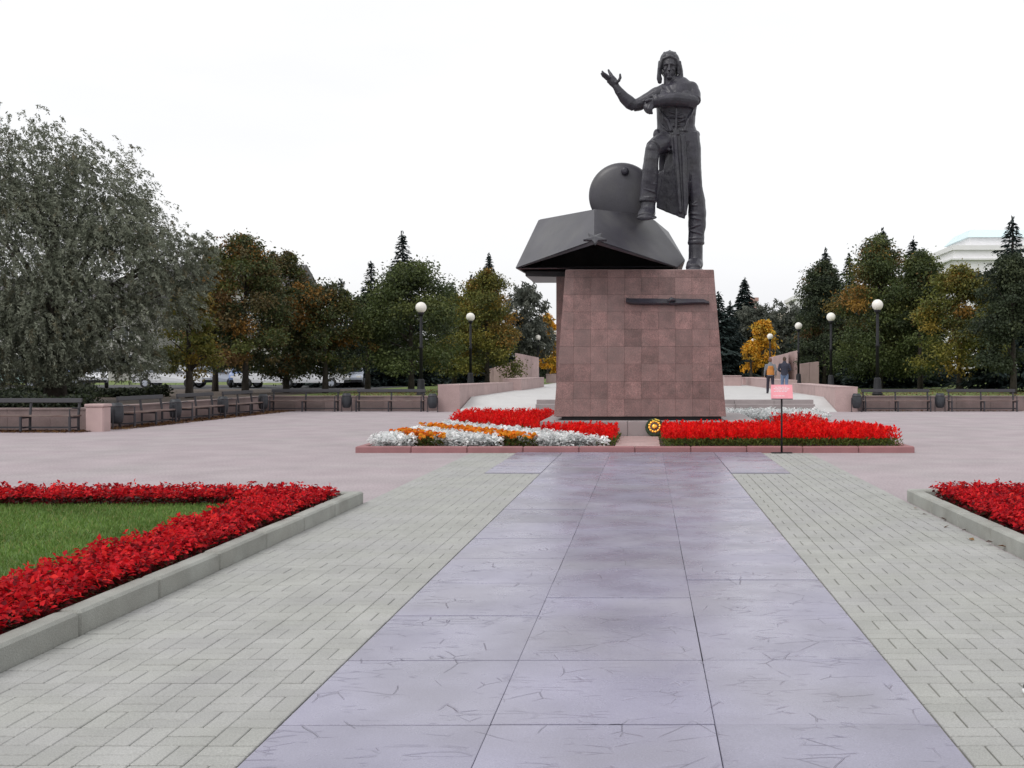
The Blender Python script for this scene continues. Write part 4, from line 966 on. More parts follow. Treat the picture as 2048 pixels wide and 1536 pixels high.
def spruce(px, top, bottom, Y, hw, label, seed=None, zg=.45, cap=9000, name='spruce_tree', sparse=1.0):
    X = (px - VX) * Y / F; Hc = H + (VY - top) * Y / F - zg; Rr = hw * 1.65 * Y / F; zb_ = max(.5, H + (VY - bottom) * Y / F - zg)
    seed = seed or int(px * 5 + top); rg = np.random.default_rng(seed); t = thing(name, label, 'tree', (X, Y, zg), 0, 'spruces behind the plaza')
    P, A, L = [], [], []; limbs = []; z = zb_; step = .34 * max(1, Hc / 14)
    while z < Hc - .25:
        f = (Hc - z) / (Hc - zb_); rb = Rr * (f ** .95) * rg.uniform(.8, 1.12) + .12; nb = int(5 + 5 * f)
        a0 = rg.uniform(0, 6.28)
        for k in range(nb):
            a = a0 + 6.283 * k / nb + rg.normal() * .2; r1 = rb * rg.uniform(.75, 1.1); m_ = int(np.clip(22 * r1 * sparse, 7, 80))
            s = rg.uniform(.08, 1.0, m_) ** .8; dz = -.28 * r1 * s ** 1.3 + .10 * r1 * s ** 4
            side = rg.normal(size=m_) * .20 * r1 * (1.05 - s * .75)
            p = np.column_stack([np.cos(a) * s * r1 - np.sin(a) * side, np.sin(a) * s * r1 + np.cos(a) * side, z + dz + rg.normal(size=m_) * .05 - np.abs(side) * .3])
            ax = np.column_stack([np.cos(a) - np.sin(a) * np.sign(side) * .7, np.sin(a) + np.cos(a) * np.sign(side) * .7, np.full(m_, -.45)])
            P.append(p); A.append(ax); L.append(np.full(m_, .30 + .10 * min(r1, 2)))
        z += step * rg.uniform(.8, 1.2) * (.55 + .45 * f)
    m_ = 26; P.append(np.column_stack([rg.normal(size=m_) * .05, rg.normal(size=m_) * .05, Hc - rg.uniform(-.05, .9, m_)])); A.append(np.column_stack([rg.normal(size=m_) * .5, rg.normal(size=m_) * .5, np.ones(m_)])); L.append(np.full(m_, .3))
    P = np.vstack(P); A = np.vstack(A); L = np.concatenate(L) * max(1, Y / 75); n = len(P)
    cols, wts = PAL['spruce']; Cc = np.array(cols)[rg.choice(len(cols), n, p=wts)] * rg.uniform(.75, 1.25, (n, 1))
    obj('trunk', trunk_mesh(Hc * .97, .16, []), t)
    obj('crown', leaf_mesh('crown', M['needle'], P, A, L, L * .30, Cc, .2, rg.normal(size=(n, 3)) * .4 + np.array([0, 0, 1.])), t, kind='stuff')
def willow(px, Y, lobes, label, n=40000, leaf=.24, seed=5, kind='willow', zg=.48, tr=.35, name='willow_tree'):
    """lobes: (px, py, radius px, depth offset m) masses of drooping strands"""
    rg = np.random.default_rng(seed); X = (px - VX) * Y / F; t = thing(name, label, 'tree', (X, Y, zg))
    k = Y / F; wsum = sum(l[2] ** 2 for l in lobes); Ps, As, Cs, tips = [], [], [], []
    cols, wts = PAL[kind]; cols = np.array(cols)
    for lx, ly, lr, ld in lobes:
        c = np.array([(lx - px) * k, ld, H + (VY - ly) * k - zg]); r = lr * k; tips.append((c[2] * .45, tuple(c + np.array([0, 0, r * .3]))))
        m_ = int(n * lr * lr / wsum); ns = max(20, m_ // 22)
        d = rg.normal(size=(ns, 3)); d /= np.linalg.norm(d, axis=1, keepdims=True); d[:, 2] = d[:, 2] * .95 + .12
        rr = r * rg.uniform(.35, 1.0, ns) ** .6 * (1 + .14 * rg.normal(size=ns))
        s0 = c + d * rr[:, None]; ln = rg.uniform(.35, 1.1, ns) * min(1.0, r / 2.2)
        si = rg.integers(0, ns, m_); s = rg.uniform(0, 1, m_)
        out_ = d[si] * np.array([1, 1, 0]); lean = np.array([.16, 0, 0])
        p = s0[si] + (out_ * .45 * s[:, None] + lean * s[:, None]) * ln[si][:, None]
        p[:, 2] += ln[si] * (.25 * s - .65 * s ** 2) ; p += rg.normal(size=(m_, 3)) * .07 * (leaf / .22)
        p[:, 2] = np.maximum(p[:, 2], .55 + rg.uniform(0, .8, m_))
        a = out_ * .5 + np.array([.1, 0, 0]) + np.column_stack([rg.normal(size=m_) * .6, rg.normal(size=m_) * .6, -.15 - .8 * s])
        sc_ = cols[rg.choice(len(cols), ns, p=wts)]
        Ps.append(p); As.append(a); Cs.append(sc_[si] * rg.uniform(.75, 1.25, (m_, 1)))
    P, A, Cc = np.vstack(Ps), np.vstack(As), np.vstack(Cs); n_ = len(P); L = leaf * rg.uniform(.7, 1.3, n_)
    top_ = max(l[1] for l in [(0, c[1][2]) for c in tips])
    obj('trunk', trunk_mesh(top_ * .85, tr, tips), t)
    obj('crown', leaf_mesh('crown', M['leaf'], P, A, L, L * .30, Cc, .15), t, kind='stuff')

willow(110, 37, [(60, 348, 112, 0), (150, 400, 120, 1.0), (-60, 420, 150, 0), (40, 520, 160, -1.2), (215, 450, 90, .5), (245, 540, 120, -.5), (330, 520, 78, .4), (335, 610, 72, -.3), (150, 640, 130, -1.5), (260, 680, 80, -1.0), (-40, 660, 140, -1), (60, 720, 110, -1.6), (170, 735, 70, -1.5), (300, 730, 55, -1.0), (380, 560, 36, .5), (385, 500, 34, .5)],
       'huge grey-green willow filling the left edge of the picture', 240000, .118, 5)
willow(1050, 96, [(1050, 620, 42, 0), (1040, 670, 46, 0), (1070, 680, 38, 0), (1052, 592, 24, 0)], 'pale grey willow behind the far left globe lamp', 9000, .42, 8, 'greywood')
willow(1500, 108, [(1500, 650, 36, 0), (1480, 690, 30, 0), (1510, 690, 40, 0), (1525, 640, 30, 0)], 'pale grey willow behind the golden maple', 9000, .45, 9, 'greywood')
willow(1580, 112, [(1565, 640, 34, 0), (1590, 650, 38, 0), (1570, 690, 44, 0), (1600, 690, 40, 0)], 'grey-green willow right of the golden maple', 10000, .45, 10, 'greywood')
tree('maple_tree', 378, 590, 765, 42, 54, 'yellowgreen', 'small yellow-green tree between the willow and the rust maples', .16, 'orange')
tree('maple_tree', 490, 482, 758, 49, 100, 'rust', 'largest rust and green maple right of the willow', .17, None, cap=17000)
tree('maple_tree', 572, 514, 757, 53, 70, 'rust', 'tall rust-brown maple with dark house roof behind', .18, None)
tree('maple_tree', 430, 505, 757, 56, 64, 'rust', 'rust maple squeezed between willow and largest maple', .2, 'orange')
tree('maple_tree', 650, 578, 758, 52, 84, 'rust', 'low wide rust maple above the parked cars', .18, 'orange')
tree('linden_tree', 735, 596, 758, 58, 60, 'dark', 'dark green tree left of the big round linden', .2, 'rust')
tree('linden_tree', 822, 534, 765, 54, 110, 'green', 'big round green linden behind the nearest left lamp', .18, None, cap=19000, cone=.2)
tree('linden_tree', 908, 592, 760, 68, 54, 'yellowgreen', 'yellow-green linden between the two left lamps', .18, None)
tree('linden_tree', 974, 548, 748, 67, 76, 'yellowgreen', 'egg-shaped linden turning orange beside the left stele', .18, 'orange')
tree('maple_tree', 1096, 632, 748, 102, 24, 'gold', 'slim golden orange tree behind the pedestal left edge', .34, 'orange')
tree('maple_tree', 1526, 644, 738, 92, 27, 'gold', 'bright golden maple right of the pedestal', .30, None, cap=8000)
tree('maple_tree', 1502, 688, 742, 91, 18, 'gold', 'low golden sapling in front of the golden maple', .30, None, cap=5000)
tree('linden_tree', 1648, 530, 762, 77, 68, 'dark', 'dark linden behind the second right lamp', .22, 'rust')
tree('linden_tree', 1618, 640, 765, 82, 42, 'dark', 'low dark linden overhanging the short stele', .24, None)
tree('linden_tree', 1760, 480, 766, 65, 104, 'green', 'tall green and amber linden behind the nearest right lamp', .19, 'orange', cap=17000)
tree('linden_tree', 1840, 508, 765, 62, 72, 'green', 'green linden in the middle of the right group', .2, 'rust')
tree('linden_tree', 1918, 540, 766, 56, 88, 'yellowgreen', 'orange-tinged linden before the white building', .19, 'orange')
tree('linden_tree', 2026, 520, 765, 50, 80, 'dark', 'dark green tree at the right picture edge', .18, None)
tree('linden_tree', 1985, 560, 765, 60, 45, 'green', 'green tree tucked beside the dark tree at the right edge', .2, 'rust')
for a in [(805, 465, 760, 76, 60, 'tallest blue-green spruce above the round linden'), (742, 522, 760, 78, 40, 'thin-topped spruce left of the tallest spruce'), (682, 560, 765, 70, 48, 'stout spruce above the low rust maple'),
          (978, 508, 750, 92, 38, 'spruce with slender tip above the egg-shaped linden'), (942, 552, 750, 84, 40, 'short spruce between the two left lamps'), (904, 566, 750, 88, 44, 'small dark spruce right of the round linden'),
          (1437, 585, 760, 98, 52, 'dark spruce half hidden by the pedestal right edge'), (1460, 604, 760, 104, 36, 'narrow dark spruce right of the pedestal'), (1489, 556, 745, 112, 44, 'tiered spruce standing alone against the sky'),
          (1651, 498, 760, 82, 58, 'spruce tip above the second right lamp'), (1698, 508, 760, 80, 50, 'spruce between the two right lamps'), (1766, 458, 760, 68, 62, 'tall conifer topping the right tree group'),
          (1826, 474, 760, 72, 52, 'conifer with thin crooked tip in the right group'), (1847, 498, 760, 86, 40, 'small dark spruce tip left of the white building'), (2024, 436, 760, 57, 78, 'tall conifer tip at the right picture edge'),
          (626, 580, 765, 80, 40, 'small spruce between the rust maples'), (716, 590, 765, 84, 36, 'low spruce left of the thin-topped spruce')]:
    spruce(*a)

# hedges and bushes under the trees
def hedge(px0, px1, Y, h, label, kind='dark', n=7000, leaf=.26):
    x0, x1 = (px0 - VX) * Y / F, (px1 - VX) * Y / F; rg = np.random.default_rng(int(px0 + px1)); L0_ = x1 - x0
    X = rg.uniform(0, L0_, n); s = rg.uniform(0, 1, n); bump_ = .8 + .2 * np.sin(X * 1.3) + .1 * np.sin(X * 3.1)
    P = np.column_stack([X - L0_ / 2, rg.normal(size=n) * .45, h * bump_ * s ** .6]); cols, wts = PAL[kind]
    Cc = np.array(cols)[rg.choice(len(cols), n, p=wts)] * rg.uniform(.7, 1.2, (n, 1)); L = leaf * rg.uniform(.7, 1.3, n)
    t = thing('hedge', label, 'hedge', ((x0 + x1) / 2, Y, .48))
    obj('foliage', leaf_mesh('foliage', M['leaf'], P, rg.normal(size=(n, 3)), L, L * .6, Cc, .2), t, kind='stuff')
    b = MB()
    for k in range(int(L0_ / 1.2)): b.tube([(-L0_ / 2 + .6 + k * 1.2, 0, -.1), (-L0_ / 2 + .6 + k * 1.2 + .1, .05, h * .7)], .05, 5)
    obj('stems', b.mesh('stems', M['bark']), t)
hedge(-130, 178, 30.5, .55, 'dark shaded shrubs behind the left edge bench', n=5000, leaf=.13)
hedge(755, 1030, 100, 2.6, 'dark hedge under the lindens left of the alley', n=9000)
hedge(1640, 2140, 96, 1.6, 'clipped dark hedge before the street on the right', n=9000)
hedge(1400, 1560, 118, 2.4, 'dark bushes closing the far end of the alley')
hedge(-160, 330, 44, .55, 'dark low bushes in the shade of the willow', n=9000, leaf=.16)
hedge(1560, 1760, 126, 3.0, 'tall dark bushes behind the steles on the right')
hedge(990, 1200, 124, 2.6, 'dark bushes behind the far left lamps')

def far_wood(x0, x1, Y, h, n, label):
    rg = np.random.default_rng(77); ncl = 260
    cx = rg.uniform(x0, x1, ncl); cz = rg.uniform(.1, 1, ncl) ** .8 * h * (.72 + .28 * np.sin(cx * .35) * np.sin(cx * .11 + 1)); cy = Y + rg.uniform(-4, 4, ncl)
    ci = rg.integers(0, ncl, n); P = np.column_stack([cx, cy, cz])[ci] + rg.normal(size=(n, 3)) * np.array([1.3, 1.0, .8]); P[:, 2] = np.maximum(P[:, 2], .1)
    cols, wts = PAL['dark']; Cc = np.array(cols)[rg.choice(len(cols), ncl, p=wts)][ci] * rg.uniform(.9, 1.6, (n, 1)); L = .55 * rg.uniform(.7, 1.3, n)
    obj('distant_wood', leaf_mesh('distant_wood', M['leaf'], P + np.array([0, 0, .45]), rg.normal(size=(n, 3)), L, L * .6, Cc, .2), label=label, cat='wood', kind='stuff')
far_wood(-34, 40, 168, 6.4, 26000, 'dark distant wood closing the view beyond the alley')

# ================================================================== BUILDINGS
def building(name, label, X0_, X1_, Y0_, dep, z1, m, rows, colsn, roof=None, win=(1.5, 1.6), zfirst=1.6, storey=3.2, side=True):
    t = thing(name, label, 'building', ((X0_ + X1_) / 2, Y0_, .3)); a = (X1_ - X0_) / 2
    obj('wall', MB().box(-a, 0, 0, a, dep, z1).mesh('wall', m), t)
    obj('cornice', MB().box(-a - .3, -.3, z1 - .55, a + .3, dep + .3, z1 + .12).mesh('cornice', m), t)
    wm = MB().box(-win[0] / 2, -.03, 0, win[0] / 2, .04, win[1]).mesh('window', M['glass']); fm = MB()
    for q in ((-win[0] / 2 - .08, -.08, -.08, win[0] / 2 + .08, -.003, .0), (-win[0] / 2 - .08, -.08, win[1], win[0] / 2 + .08, -.003, win[1] + .08), (-win[0] / 2 - .08, -.08, 0, -win[0] / 2, -.003, win[1]), (win[0] / 2, -.08, 0, win[0] / 2 + .08, -.003, win[1]), (-.04, -.075, 0, .04, -.032, win[1])): fm.box(*q)
    fm = fm.mesh('frame', M['white'])
    for r_ in range(rows):
        for c in range(colsn):
            x = -a + (c + .5) * 2 * a / colsn; zz = zfirst + r_ * storey
            o = obj('window', wm, t, (x, 0, zz)); obj('frame', fm, o)
    if roof: roof(t, a, dep, z1)
    return t
def roof_gable(t, a, d, z): obj('roof', MB().add([(-a - .6, -.6, z + .13), (a + .6, -.6, z + .13), (a + .6, d + .6, z + .13), (-a - .6, d + .6, z + .13), (-a - .6, d / 2, z + 3.4), (a + .6, d / 2, z + 3.4)], [(0, 1, 5, 4), (2, 3, 4, 5), (1, 2, 5), (3, 0, 4), (3, 2, 1, 0)]).mesh('roof', M['roof_grey']), t)
def roof_tier(t, a, d, z):
    obj('upper_storey', MB().box(-a + 3, 2.5, z + .13, a, d - 2, z + 1.6).mesh('upper_storey', M['wall_white']), t)
    obj('roof', MB().add([(-a + 2.6, 2.1, z + 1.6), (a + .4, 2.1, z + 1.6), (a + .4, d - 1.6, z + 1.6), (-a + 2.6, d - 1.6, z + 1.6), (-a + 3.6, 4, z + 2.9), (a, 4, z + 2.9), (a, d - 4, z + 2.9), (-a + 3.6, d - 4, z + 2.9)], [(3, 2, 1, 0), (4, 5, 6, 7), (0, 1, 5, 4), (1, 2, 6, 5), (2, 3, 7, 6), (3, 0, 4, 7)]).mesh('roof', M['roof_blue_hazed']), t)
    obj('ledge', MB().box(-a - .5, -.5, z - 2.0, a + .5, d + .5, z - 1.75).mesh('ledge', M['wall_white']), t)
Yb = 150
wb = building('office_building', 'white office building with pale blue roof behind the right trees', (1908 - VX) * Yb / F, (2130 - VX) * Yb / F, Yb, 16, 19.3, M['wall_white'], 5, 8, roof_tier, (1.4, 1.5), 1.8, 3.1)
building('apartment_block', 'pale apartment block beyond the grey willows on the right', (1592 - VX) * 190 / F, (1760 - VX) * 190 / F, 190, 14, 15.0, M['wall_white'], 4, 7, None, (1.6, 1.6), 1.5, 3.2)
building('apartment_block', 'beige low block left of the pale apartment block', (1540 - VX) * 215 / F, (1600 - VX) * 215 / F, 215, 12, 13.2, M['wall_beige'], 3, 3, None)
building('brick_tower', 'small reddish tower top beside the lone spruce', (1497 - VX) * 200 / F, (1514 - VX) * 200 / F, 200, 3, 15.3, M['brickred'], 3, 1, None, (.9, 1.4), 2, 4)
building('apartment_block', 'grey house with dark gabled roof hidden behind the rust maples', (300 - VX) * 128 / F, (572 - VX) * 128 / F, 128, 12, 11.6, M['wall_grey'], 3, 9, roof_gable, (1.5, 1.6), 1.6, 3.4)
building('apartment_block', 'light grey block behind the huge willow', (-250 - VX) * 120 / F, (280 - VX) * 120 / F, 120, 12, 9.0, M['wall_grey'], 2, 12, roof_gable)
building('kiosk', 'low white kiosk behind the parked cars on the left', (590 - VX) * 118 / F, (700 - VX) * 118 / F, 118, 5, 3.0, M['wall_white'], 1, 4, None, (1.0, 1.1), 1.0)

# ================================================================== CARS
def car_meshes():
    ms = {}; b = MB(); W_ = .86
    prof = [(-2.15, .35), (-2.2, .62), (-2.12, .88), (-1.55, .96), (-.95, 1.40), (-.1, 1.47), (.62, 1.40), (1.25, .98), (1.98, .86), (2.18, .66), (2.15, .35)]
    vs = []; n = len(prof)
    for s in (-1, 1):
        for x, z in prof:
            tuck = .0 if z < 1.0 else .16 * (z - 1.0) / .45
            vs.append((x, s * (W_ - tuck - (.05 if z < .4 else 0)), z))
    fs = [tuple(range(n)), tuple(range(2 * n - 1, n - 1, -1))] + [((i + 1) % n, i, n + i, n + (i + 1) % n) for i in range(n)]
    ms['body'] = b.add(vs, fs).mesh('body', M['car_white'])
    def q(pts, yy): return [(x, yy(z), z) for x, z in pts]
    def ysur(z): return W_ - .16 * (z - 1.0) / .45 + .004
    g = MB()
    for s in (-1, 1):
        for pts in ([(-1.4, 1.0), (-.15, 1.0), (-.15, 1.38), (-.92, 1.34)], [(-.08, 1.0), (1.05, 1.0), (.58, 1.34), (-.08, 1.38)]):
            g.slab([(x, s * ysur(z), z) for x, z in pts], (0, -s * .02, 0))
    ms['side_window'] = g.mesh('side_window', M['glass'])
    ms['windscreen'] = MB().slab([(1.2, -.74, 1.03), (1.2, .74, 1.03), (.66, .62, 1.385), (.66, -.62, 1.385)], (.012, 0, .012)).mesh('windscreen', M['glass'])
    ms['rear_window'] = MB().slab([(-1.5, -.74, 1.01), (-1.5, .74, 1.01), (-.98, .62, 1.38), (-.98, -.62, 1.38)], (-.012, 0, .012)).mesh('rear_window', M['glass'])
    ms['wheel'] = MB().lathe([(.20, -.10), (.31, -.10), (.33, -.07), (.33, .07), (.31, .10), (.20, .10)], 20, (0, 0, 0), 'Y').mesh('wheel', M['rubber'], True)
    ms['rim'] = MB().lathe([(.05, -.115), (.19, -.105), (.19, .105), (.05, .115)], 14, (0, 0, 0), 'Y').mesh('rim', M['car_silver'])
    ms['headlight'] = MB().box(2.08, -.14, .66, 2.17, .14, .78).mesh('headlight', M['globe'])
    ms['bumper'] = MB().box(2.14, -.8, .36, 2.24, .8, .52).mesh('bumper', M['black'])
    return ms
cm_ = car_meshes()
body_var = {}
def car(px, Y, rz, paint, label, zg=.512, sc_=1.0):
    t = thing('parked_car', label, 'car', ((px - VX) * Y / F, Y, zg), rz, 'cars parked along the street'); t.scale = (sc_,) * 3
    if paint not in body_var:
        m_ = cm_['body'].copy(); m_.materials[0] = M[paint]; body_var[paint] = m_
    obj('body', body_var[paint], t)
    for k in ('side_window', 'windscreen', 'rear_window', 'bumper'): obj(k, cm_[k], t)
    for s in (-1, 1): obj('headlight', cm_['headlight'], t, (0, s * .6, 0))
    for x in (-1.32, 1.38):
        for s in (-1, 1):
            w_ = obj('wheel', cm_['wheel'], t, (x, s * .80, .33)); obj('rim', cm_['rim'], w_)
car(703, 70, R(-78), 'car_silver', 'silver blue car seen between trunks left of the spruces')
car(625, 66, R(3), 'car_white', 'white car with its side to the plaza below the low maple')
car(545, 66.5, R(-3), 'car_white', 'white car left of the side-on white car')
car(492, 69, R(-74), 'car_blue', 'bluish car nose-on behind the corner bench')
car(345, 66, R(2), 'car_white', 'white car under the small yellow-green tree')
car(432, 71, R(1), 'car_silver', 'silver car behind the middle side benches')
car(185, 67, R(-62), 'car_white', 'white car showing under the willow above the pillar')
car(120, 72, R(2), 'car_blue', 'blue-grey car deep under the willow')
car(30, 66, R(4), 'car_green', 'pale greenish car under the willow at the left edge')
car(668, 74, R(2), 'car_dark', 'dark car beside the silver blue car')
car(2022, 112, R(178), 'car_silver', 'silver car on the street at the right picture edge')
car(1870, 113, R(0), 'car_dark', 'dark car glimpsed behind the right hedge')
# beige van
vt = thing('parked_van', 'beige van parked right of the silver blue car', 'van', ((738 - VX) * 80 / F, 80, .512), R(-84)); vb = MB()
vp = [(-2.4, .35), (-2.45, 2.0), (-2.3, 2.1), (1.2, 2.1), (1.75, 1.35), (2.4, 1.15), (2.45, .35)]; n = len(vp)
vb.add([(x, s * (.95 - (.06 if z > 1.2 else 0)), z) for s in (-1, 1) for x, z in vp], [tuple(range(n)), tuple(range(2 * n - 1, n - 1, -1))] + [((i + 1) % n, i, n + i, n + (i + 1) % n) for i in range(n)])
obj('body', vb.mesh('body', M['car_beige']), vt)
obj('windscreen', MB().slab([(1.73, -.8, 1.40), (1.73, .8, 1.40), (1.24, .78, 2.04), (1.24, -.78, 2.04)], (.015, 0, .012)).mesh('windscreen', M['glass']), vt)
for s in (-1, 1):
    obj('side_window', MB().slab([(.2, s * .905, 1.35), (1.5, s * .905, 1.35), (1.1, s * .892, 1.95), (.2, s * .892, 1.95)], (0, s * .01, 0)).mesh('side_window', M['glass']), vt)
    for x in (-1.5, 1.6):
        w_ = obj('wheel', cm_['wheel'], vt, (x, s * .88, .33)); obj('rim', cm_['rim'], w_)

# ================================================================== PEOPLE
def person(label, loc, rz, upper, sleeve, legs, stride=.0, vest=None, hairc='hair', shoe='shoe', bend=0.0, hands_front=False, hgt=1.74, sole=None):
    t = thing('person', label, 'person', loc, rz); s = hgt / 1.75; t.scale = (s, s, s)      # faces +Y
    hip = .93; fy = bend
    LH, RH = Vector((-.095, 0, hip)), Vector((.095, 0, hip))
    lk, la = Vector((-.10, stride * .5 + .03, .50)), Vector((-.105, stride * .9, .085))
    rk, ra = Vector((.10, -stride * .25 + .02, .50)), Vector((.105, -stride * .9, .085 + abs(stride) * .12))
    ch, nk, hd = Vector((0, fy * .6, 1.30)), Vector((0, fy, 1.48)), Vector((0, fy + .05, 1.62))
    b = MB()
    b.loft([((0, 0, .88), .15, .105), ((0, 0, .98), .155, .11), ((0, fy * .25, 1.10), .14, .10), (ch, .175, .12), ((0, fy * .85, 1.42), .15, .095), (nk, .06, .06), ((0, fy + .02, 1.55), .055, .058)], 16)
    b.ell(hd, (.076, .098, .118)); b.ell(hd + Vector((0, .085, -.01)), (.014, .025, .022)); b.ell(hd + Vector((0, .055, -.075)), (.045, .045, .035))
    for q in (-1, 1): b.ell(hd + Vector((q * .078, -.005, -.005)), (.014, .025, .034))
    for h_, k_, a_ in ((LH, lk, la), (RH, rk, ra)): b.loft([(h_, .085, .09), (h_.lerp(k_, .5), .075, .08), (k_, .055, .06), (k_.lerp(a_, .35), .056, .062), (a_, .038, .045)], 12)
    arms = []
    for q in (-1, 1):
        sh = Vector((q * .19, fy * .85, 1.40))
        if hands_front: el = Vector((q * .285, .02 + fy * .5, 1.14)); wr_ = Vector((q * .16, .22, 1.04))
        else: el = Vector((q * .245, fy * .55 - .03 - q * stride * .35, 1.12)); wr_ = Vector((q * .25, fy * .5 + .07 - q * stride * .5, .88))
        arms.append((sh, el, wr_)); b.loft([(sh, .055, .055), (sh.lerp(el, .5), .046), (el, .04), (el.lerp(wr_, .4), .038), (wr_, .026, .03)], 10)
        d = (wr_ - el).normalized(); u = Vector((0, 1, 0)) if not hands_front else Vector((0, 0, 1)); pc = wr_ + d * .05
        b.loft([(wr_, .018, .032), (pc, .016, .042), (wr_ + d * .095, .014, .04)], 10)
        for k in range(4):
            o_ = u * (-.030 + .020 * k); l_ = (.062, .075, .078, .066)[k]
            b.loft([(wr_ + d * .085 + o_, .0095), (wr_ + d * (.085 + l_ * .55) + o_, .009), (wr_ + d * (.085 + l_) + o_ - Vector((q * .018, 0, 0)), .007)], 8)
        b.loft([(wr_ + d * .025 + u * .03, .011), (wr_ + d * .06 + u * .055, .010), (wr_ + d * .09 + u * .06, .008)], 8)
    obj('body', sculpt(b, 'body', M['skin'], .0085, 2), t)
    b = MB()
    b.loft([((0, 0, .86), .185, .135), ((0, 0, 1.0), .178, .13), ((0, fy * .25, 1.12), .172, .125), (ch, .20, .145), ((0, fy * .85, 1.41), .175, .115), ((0, fy, 1.475), .085, .08)], 18, .05)
    for sh, el, wr_ in arms: b.loft([(sh + Vector((0, 0, .0)), .075, .078), (sh.lerp(el, .5), .066), (el, .058), (el.lerp(wr_, .5), .052), (el.lerp(wr_, .95), .044)], 12)
    b.loft([((0, fy - .01, 1.46), .085, .085), ((0, fy, 1.53), .078, .078)], 14, .05)
    obj('jacket', sculpt(b, 'jacket', M[sleeve], .013, 2, .012, .09), t)
    if vest:
        b = MB().loft([((0, -.006, .90), .19, .146), ((0, -.004, 1.0), .186, .142), ((0, fy * .25, 1.12), .18, .138), (ch + Vector((0, -.01, -.04)), .176, .158), (ch + Vector((0, -.012, .05)), .15, .15)], 18, .05)
        obj('vest', sculpt(b, 'vest', M[vest], .012, 2), t)
    b = MB(); b.loft([((0, 0, .84), .165, .125), ((0, 0, .95), .165, .12)], 16)
    for h_, k_, a_ in ((LH, lk, la), (RH, rk, ra)): b.loft([(h_ + Vector((0, 0, -.02)), .10, .108), (h_.lerp(k_, .5), .088, .095), (k_, .072, .078), (k_.lerp(a_, .5), .07, .075), (a_ + Vector((0, 0, -.01)), .062, .072)], 12)
    obj('trousers', sculpt(b, 'trousers', M[legs], .013, 2, .014, .08), t)
    for a_ in (la, ra):
        b = MB().loft([(a_ + Vector((0, -.06, -.045)), .04, .038), (a_ + Vector((0, .02, -.035)), .046, .05), (a_ + Vector((0, .11, -.052)), .048, .032), (a_ + Vector((0, .17, -.058)), .036, .024)], 12)
        so_ = obj('shoe', b.mesh('shoe', M[shoe], True), t)
        if sole:
            b = MB().loft([(a_ + Vector((0, -.085, -.072)), .042, .014), (a_ + Vector((0, .04, -.072)), .052, .014), (a_ + Vector((0, .15, -.072)), .05, .014), (a_ + Vector((0, .19, -.070)), .034, .013)], 14)
            obj('sole', b.mesh('sole', M[sole], True), so_)
    b = MB(); b.ell(hd + Vector((0, -.022, .022)), (.086, .10, .108)); b.ell(hd + Vector((0, -.06, -.04)), (.07, .055, .075))
    obj('hair', sculpt(b, 'hair', M[hairc], .01, 1, .012, .03), t)
    return t
M['hair_red'] = mat('hair_reddish', (.15, .07, .045), .7, var=.2, scale=30)
pa = G(1541, 787, PZ); pb = G(1575, 788, PZ)
person('man in orange vest over grey jacket walking away up the alley', (pa.x, pa.y, PZ), R(4), 'greycloth', 'greycloth', 'darkcloth', .24, 'orange', 'hair_red', bend=.06, hands_front=False, hgt=1.72)
person('man in dark jacket and blue jeans walking away beside orange vest', (pb.x - .1, pb.y + .3, PZ), R(-3), 'navy', 'navy', 'jeans', .12, None, 'hair', hands_front=True, hgt=1.76)
sh = thing('shoe', 'dark shoe with white sole cut off by the right picture edge', 'shoe', (1.99, 5.10, .0135), R(97))
q = lambda y_, z: Vector((0, y_, z))
obj('upper', MB().loft([(q(-.12, .045), .034, .03), (q(-.06, .060), .040, .045), (q(.02, .052), .043, .042), (q(.09, .042), .045, .028), (q(.135, .036), .032, .018)], 16).mesh('upper', M['shoe'], True), sh)
obj('sole', MB().loft([(q(-.13, .016), .036, .016), (q(-.02, .016), .043, .016), (q(.09, .016), .049, .016), (q(.14, .018), .034, .015)], 16).mesh('sole', M['white'], True), sh)
obj('collar', MB().loft([(q(-.085, .085), .036, .040), (q(-.080, .112), .034, .040)], 16, .05).mesh('collar', M['darkcloth'], True), sh)
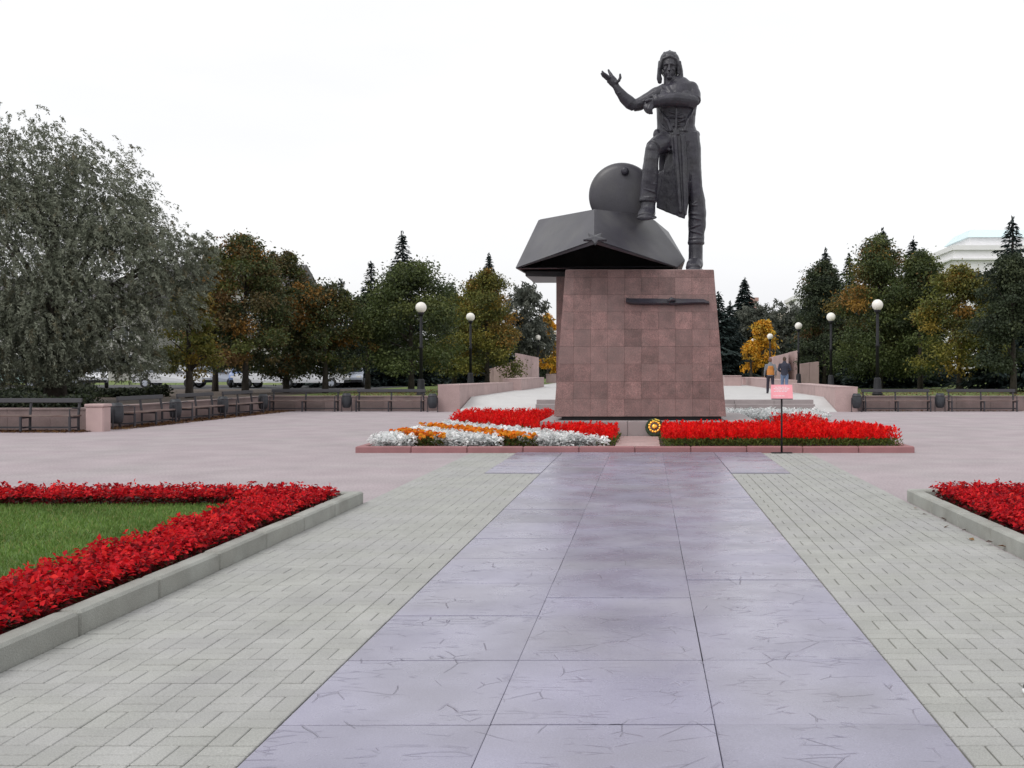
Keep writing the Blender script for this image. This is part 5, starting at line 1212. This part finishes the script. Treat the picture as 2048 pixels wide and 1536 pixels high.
for k in range(4): obj('lace', MB().tube([(-.028, .0 + k * .020, .088 - k * .006), (0, .0 + k * .020, .097 - k * .006), (.028, .0 + k * .020, .088 - k * .006)], .0035, 6).mesh('lace', M['white'], True), sh)

# ================================================================== FALLEN LEAVES
def litter(name, poly, n, z, label):  # dark leaf strips below the benches also stand in for shade there
    p = np.array(poly); X = RNG.uniform(p[:, 0].min(), p[:, 0].max(), n * 3); Y = RNG.uniform(p[:, 1].min(), p[:, 1].max(), n * 3)
    k = inside(poly, X, Y); X, Y = X[k][:n], Y[k][:n]; n = len(X)
    A = np.column_stack([RNG.normal(size=n), RNG.normal(size=n), RNG.normal(size=n) * .15])
    C = pick([(.11, .05, .03), (.17, .08, .03), (.07, .035, .025), (.22, .12, .04)], n)
    L = RNG.uniform(.05, .11, n)
    obj(name, leaf_mesh(name, M['leaf'], np.column_stack([X, Y, z + RNG.uniform(.006, .03, n)]), A, L, L * .7, C, .15, np.column_stack([RNG.normal(size=n) * .3, RNG.normal(size=n) * .3, np.ones(n)])), label=label, cat='leaves', kind='stuff')
litter('fallen_leaves', [(-15.05, 28.3), (-14.2, 28.3), (-14.0, 41.6), (-15.05, 41.6)], 4200, 0, 'brown fallen leaves under the left side benches')
litter('fallen_leaves', [(-17.5, 26.9), (-14.6, 26.9), (-14.6, 27.8), (-17.5, 27.8)], 1100, 0, 'brown fallen leaves under the bench at the left edge')
litter('fallen_leaves', [(-15, 42.3), (-8.6, 42.3), (-8.6, 62), (-15, 62)], 2500, .5, 'fallen leaves on the lawn left of the alley')
litter('fallen_leaves', [(8.8, 42.3), (22, 42.3), (22, 62), (8.8, 62)], 4000, .5, 'fallen leaves on the lawn right of the alley')
litter('fallen_leaves', [(8.5, 40.9), (15, 40.9), (15, 41.7), (8.5, 41.7)], 260, 0, 'brown leaves blown under the right benches')
litter('fallen_leaves', [(3.02, 5.5), (3.17, 5.5), (3.17, 12), (3.02, 12)], 14, .012, 'few dry leaves lying along the right grey kerb')
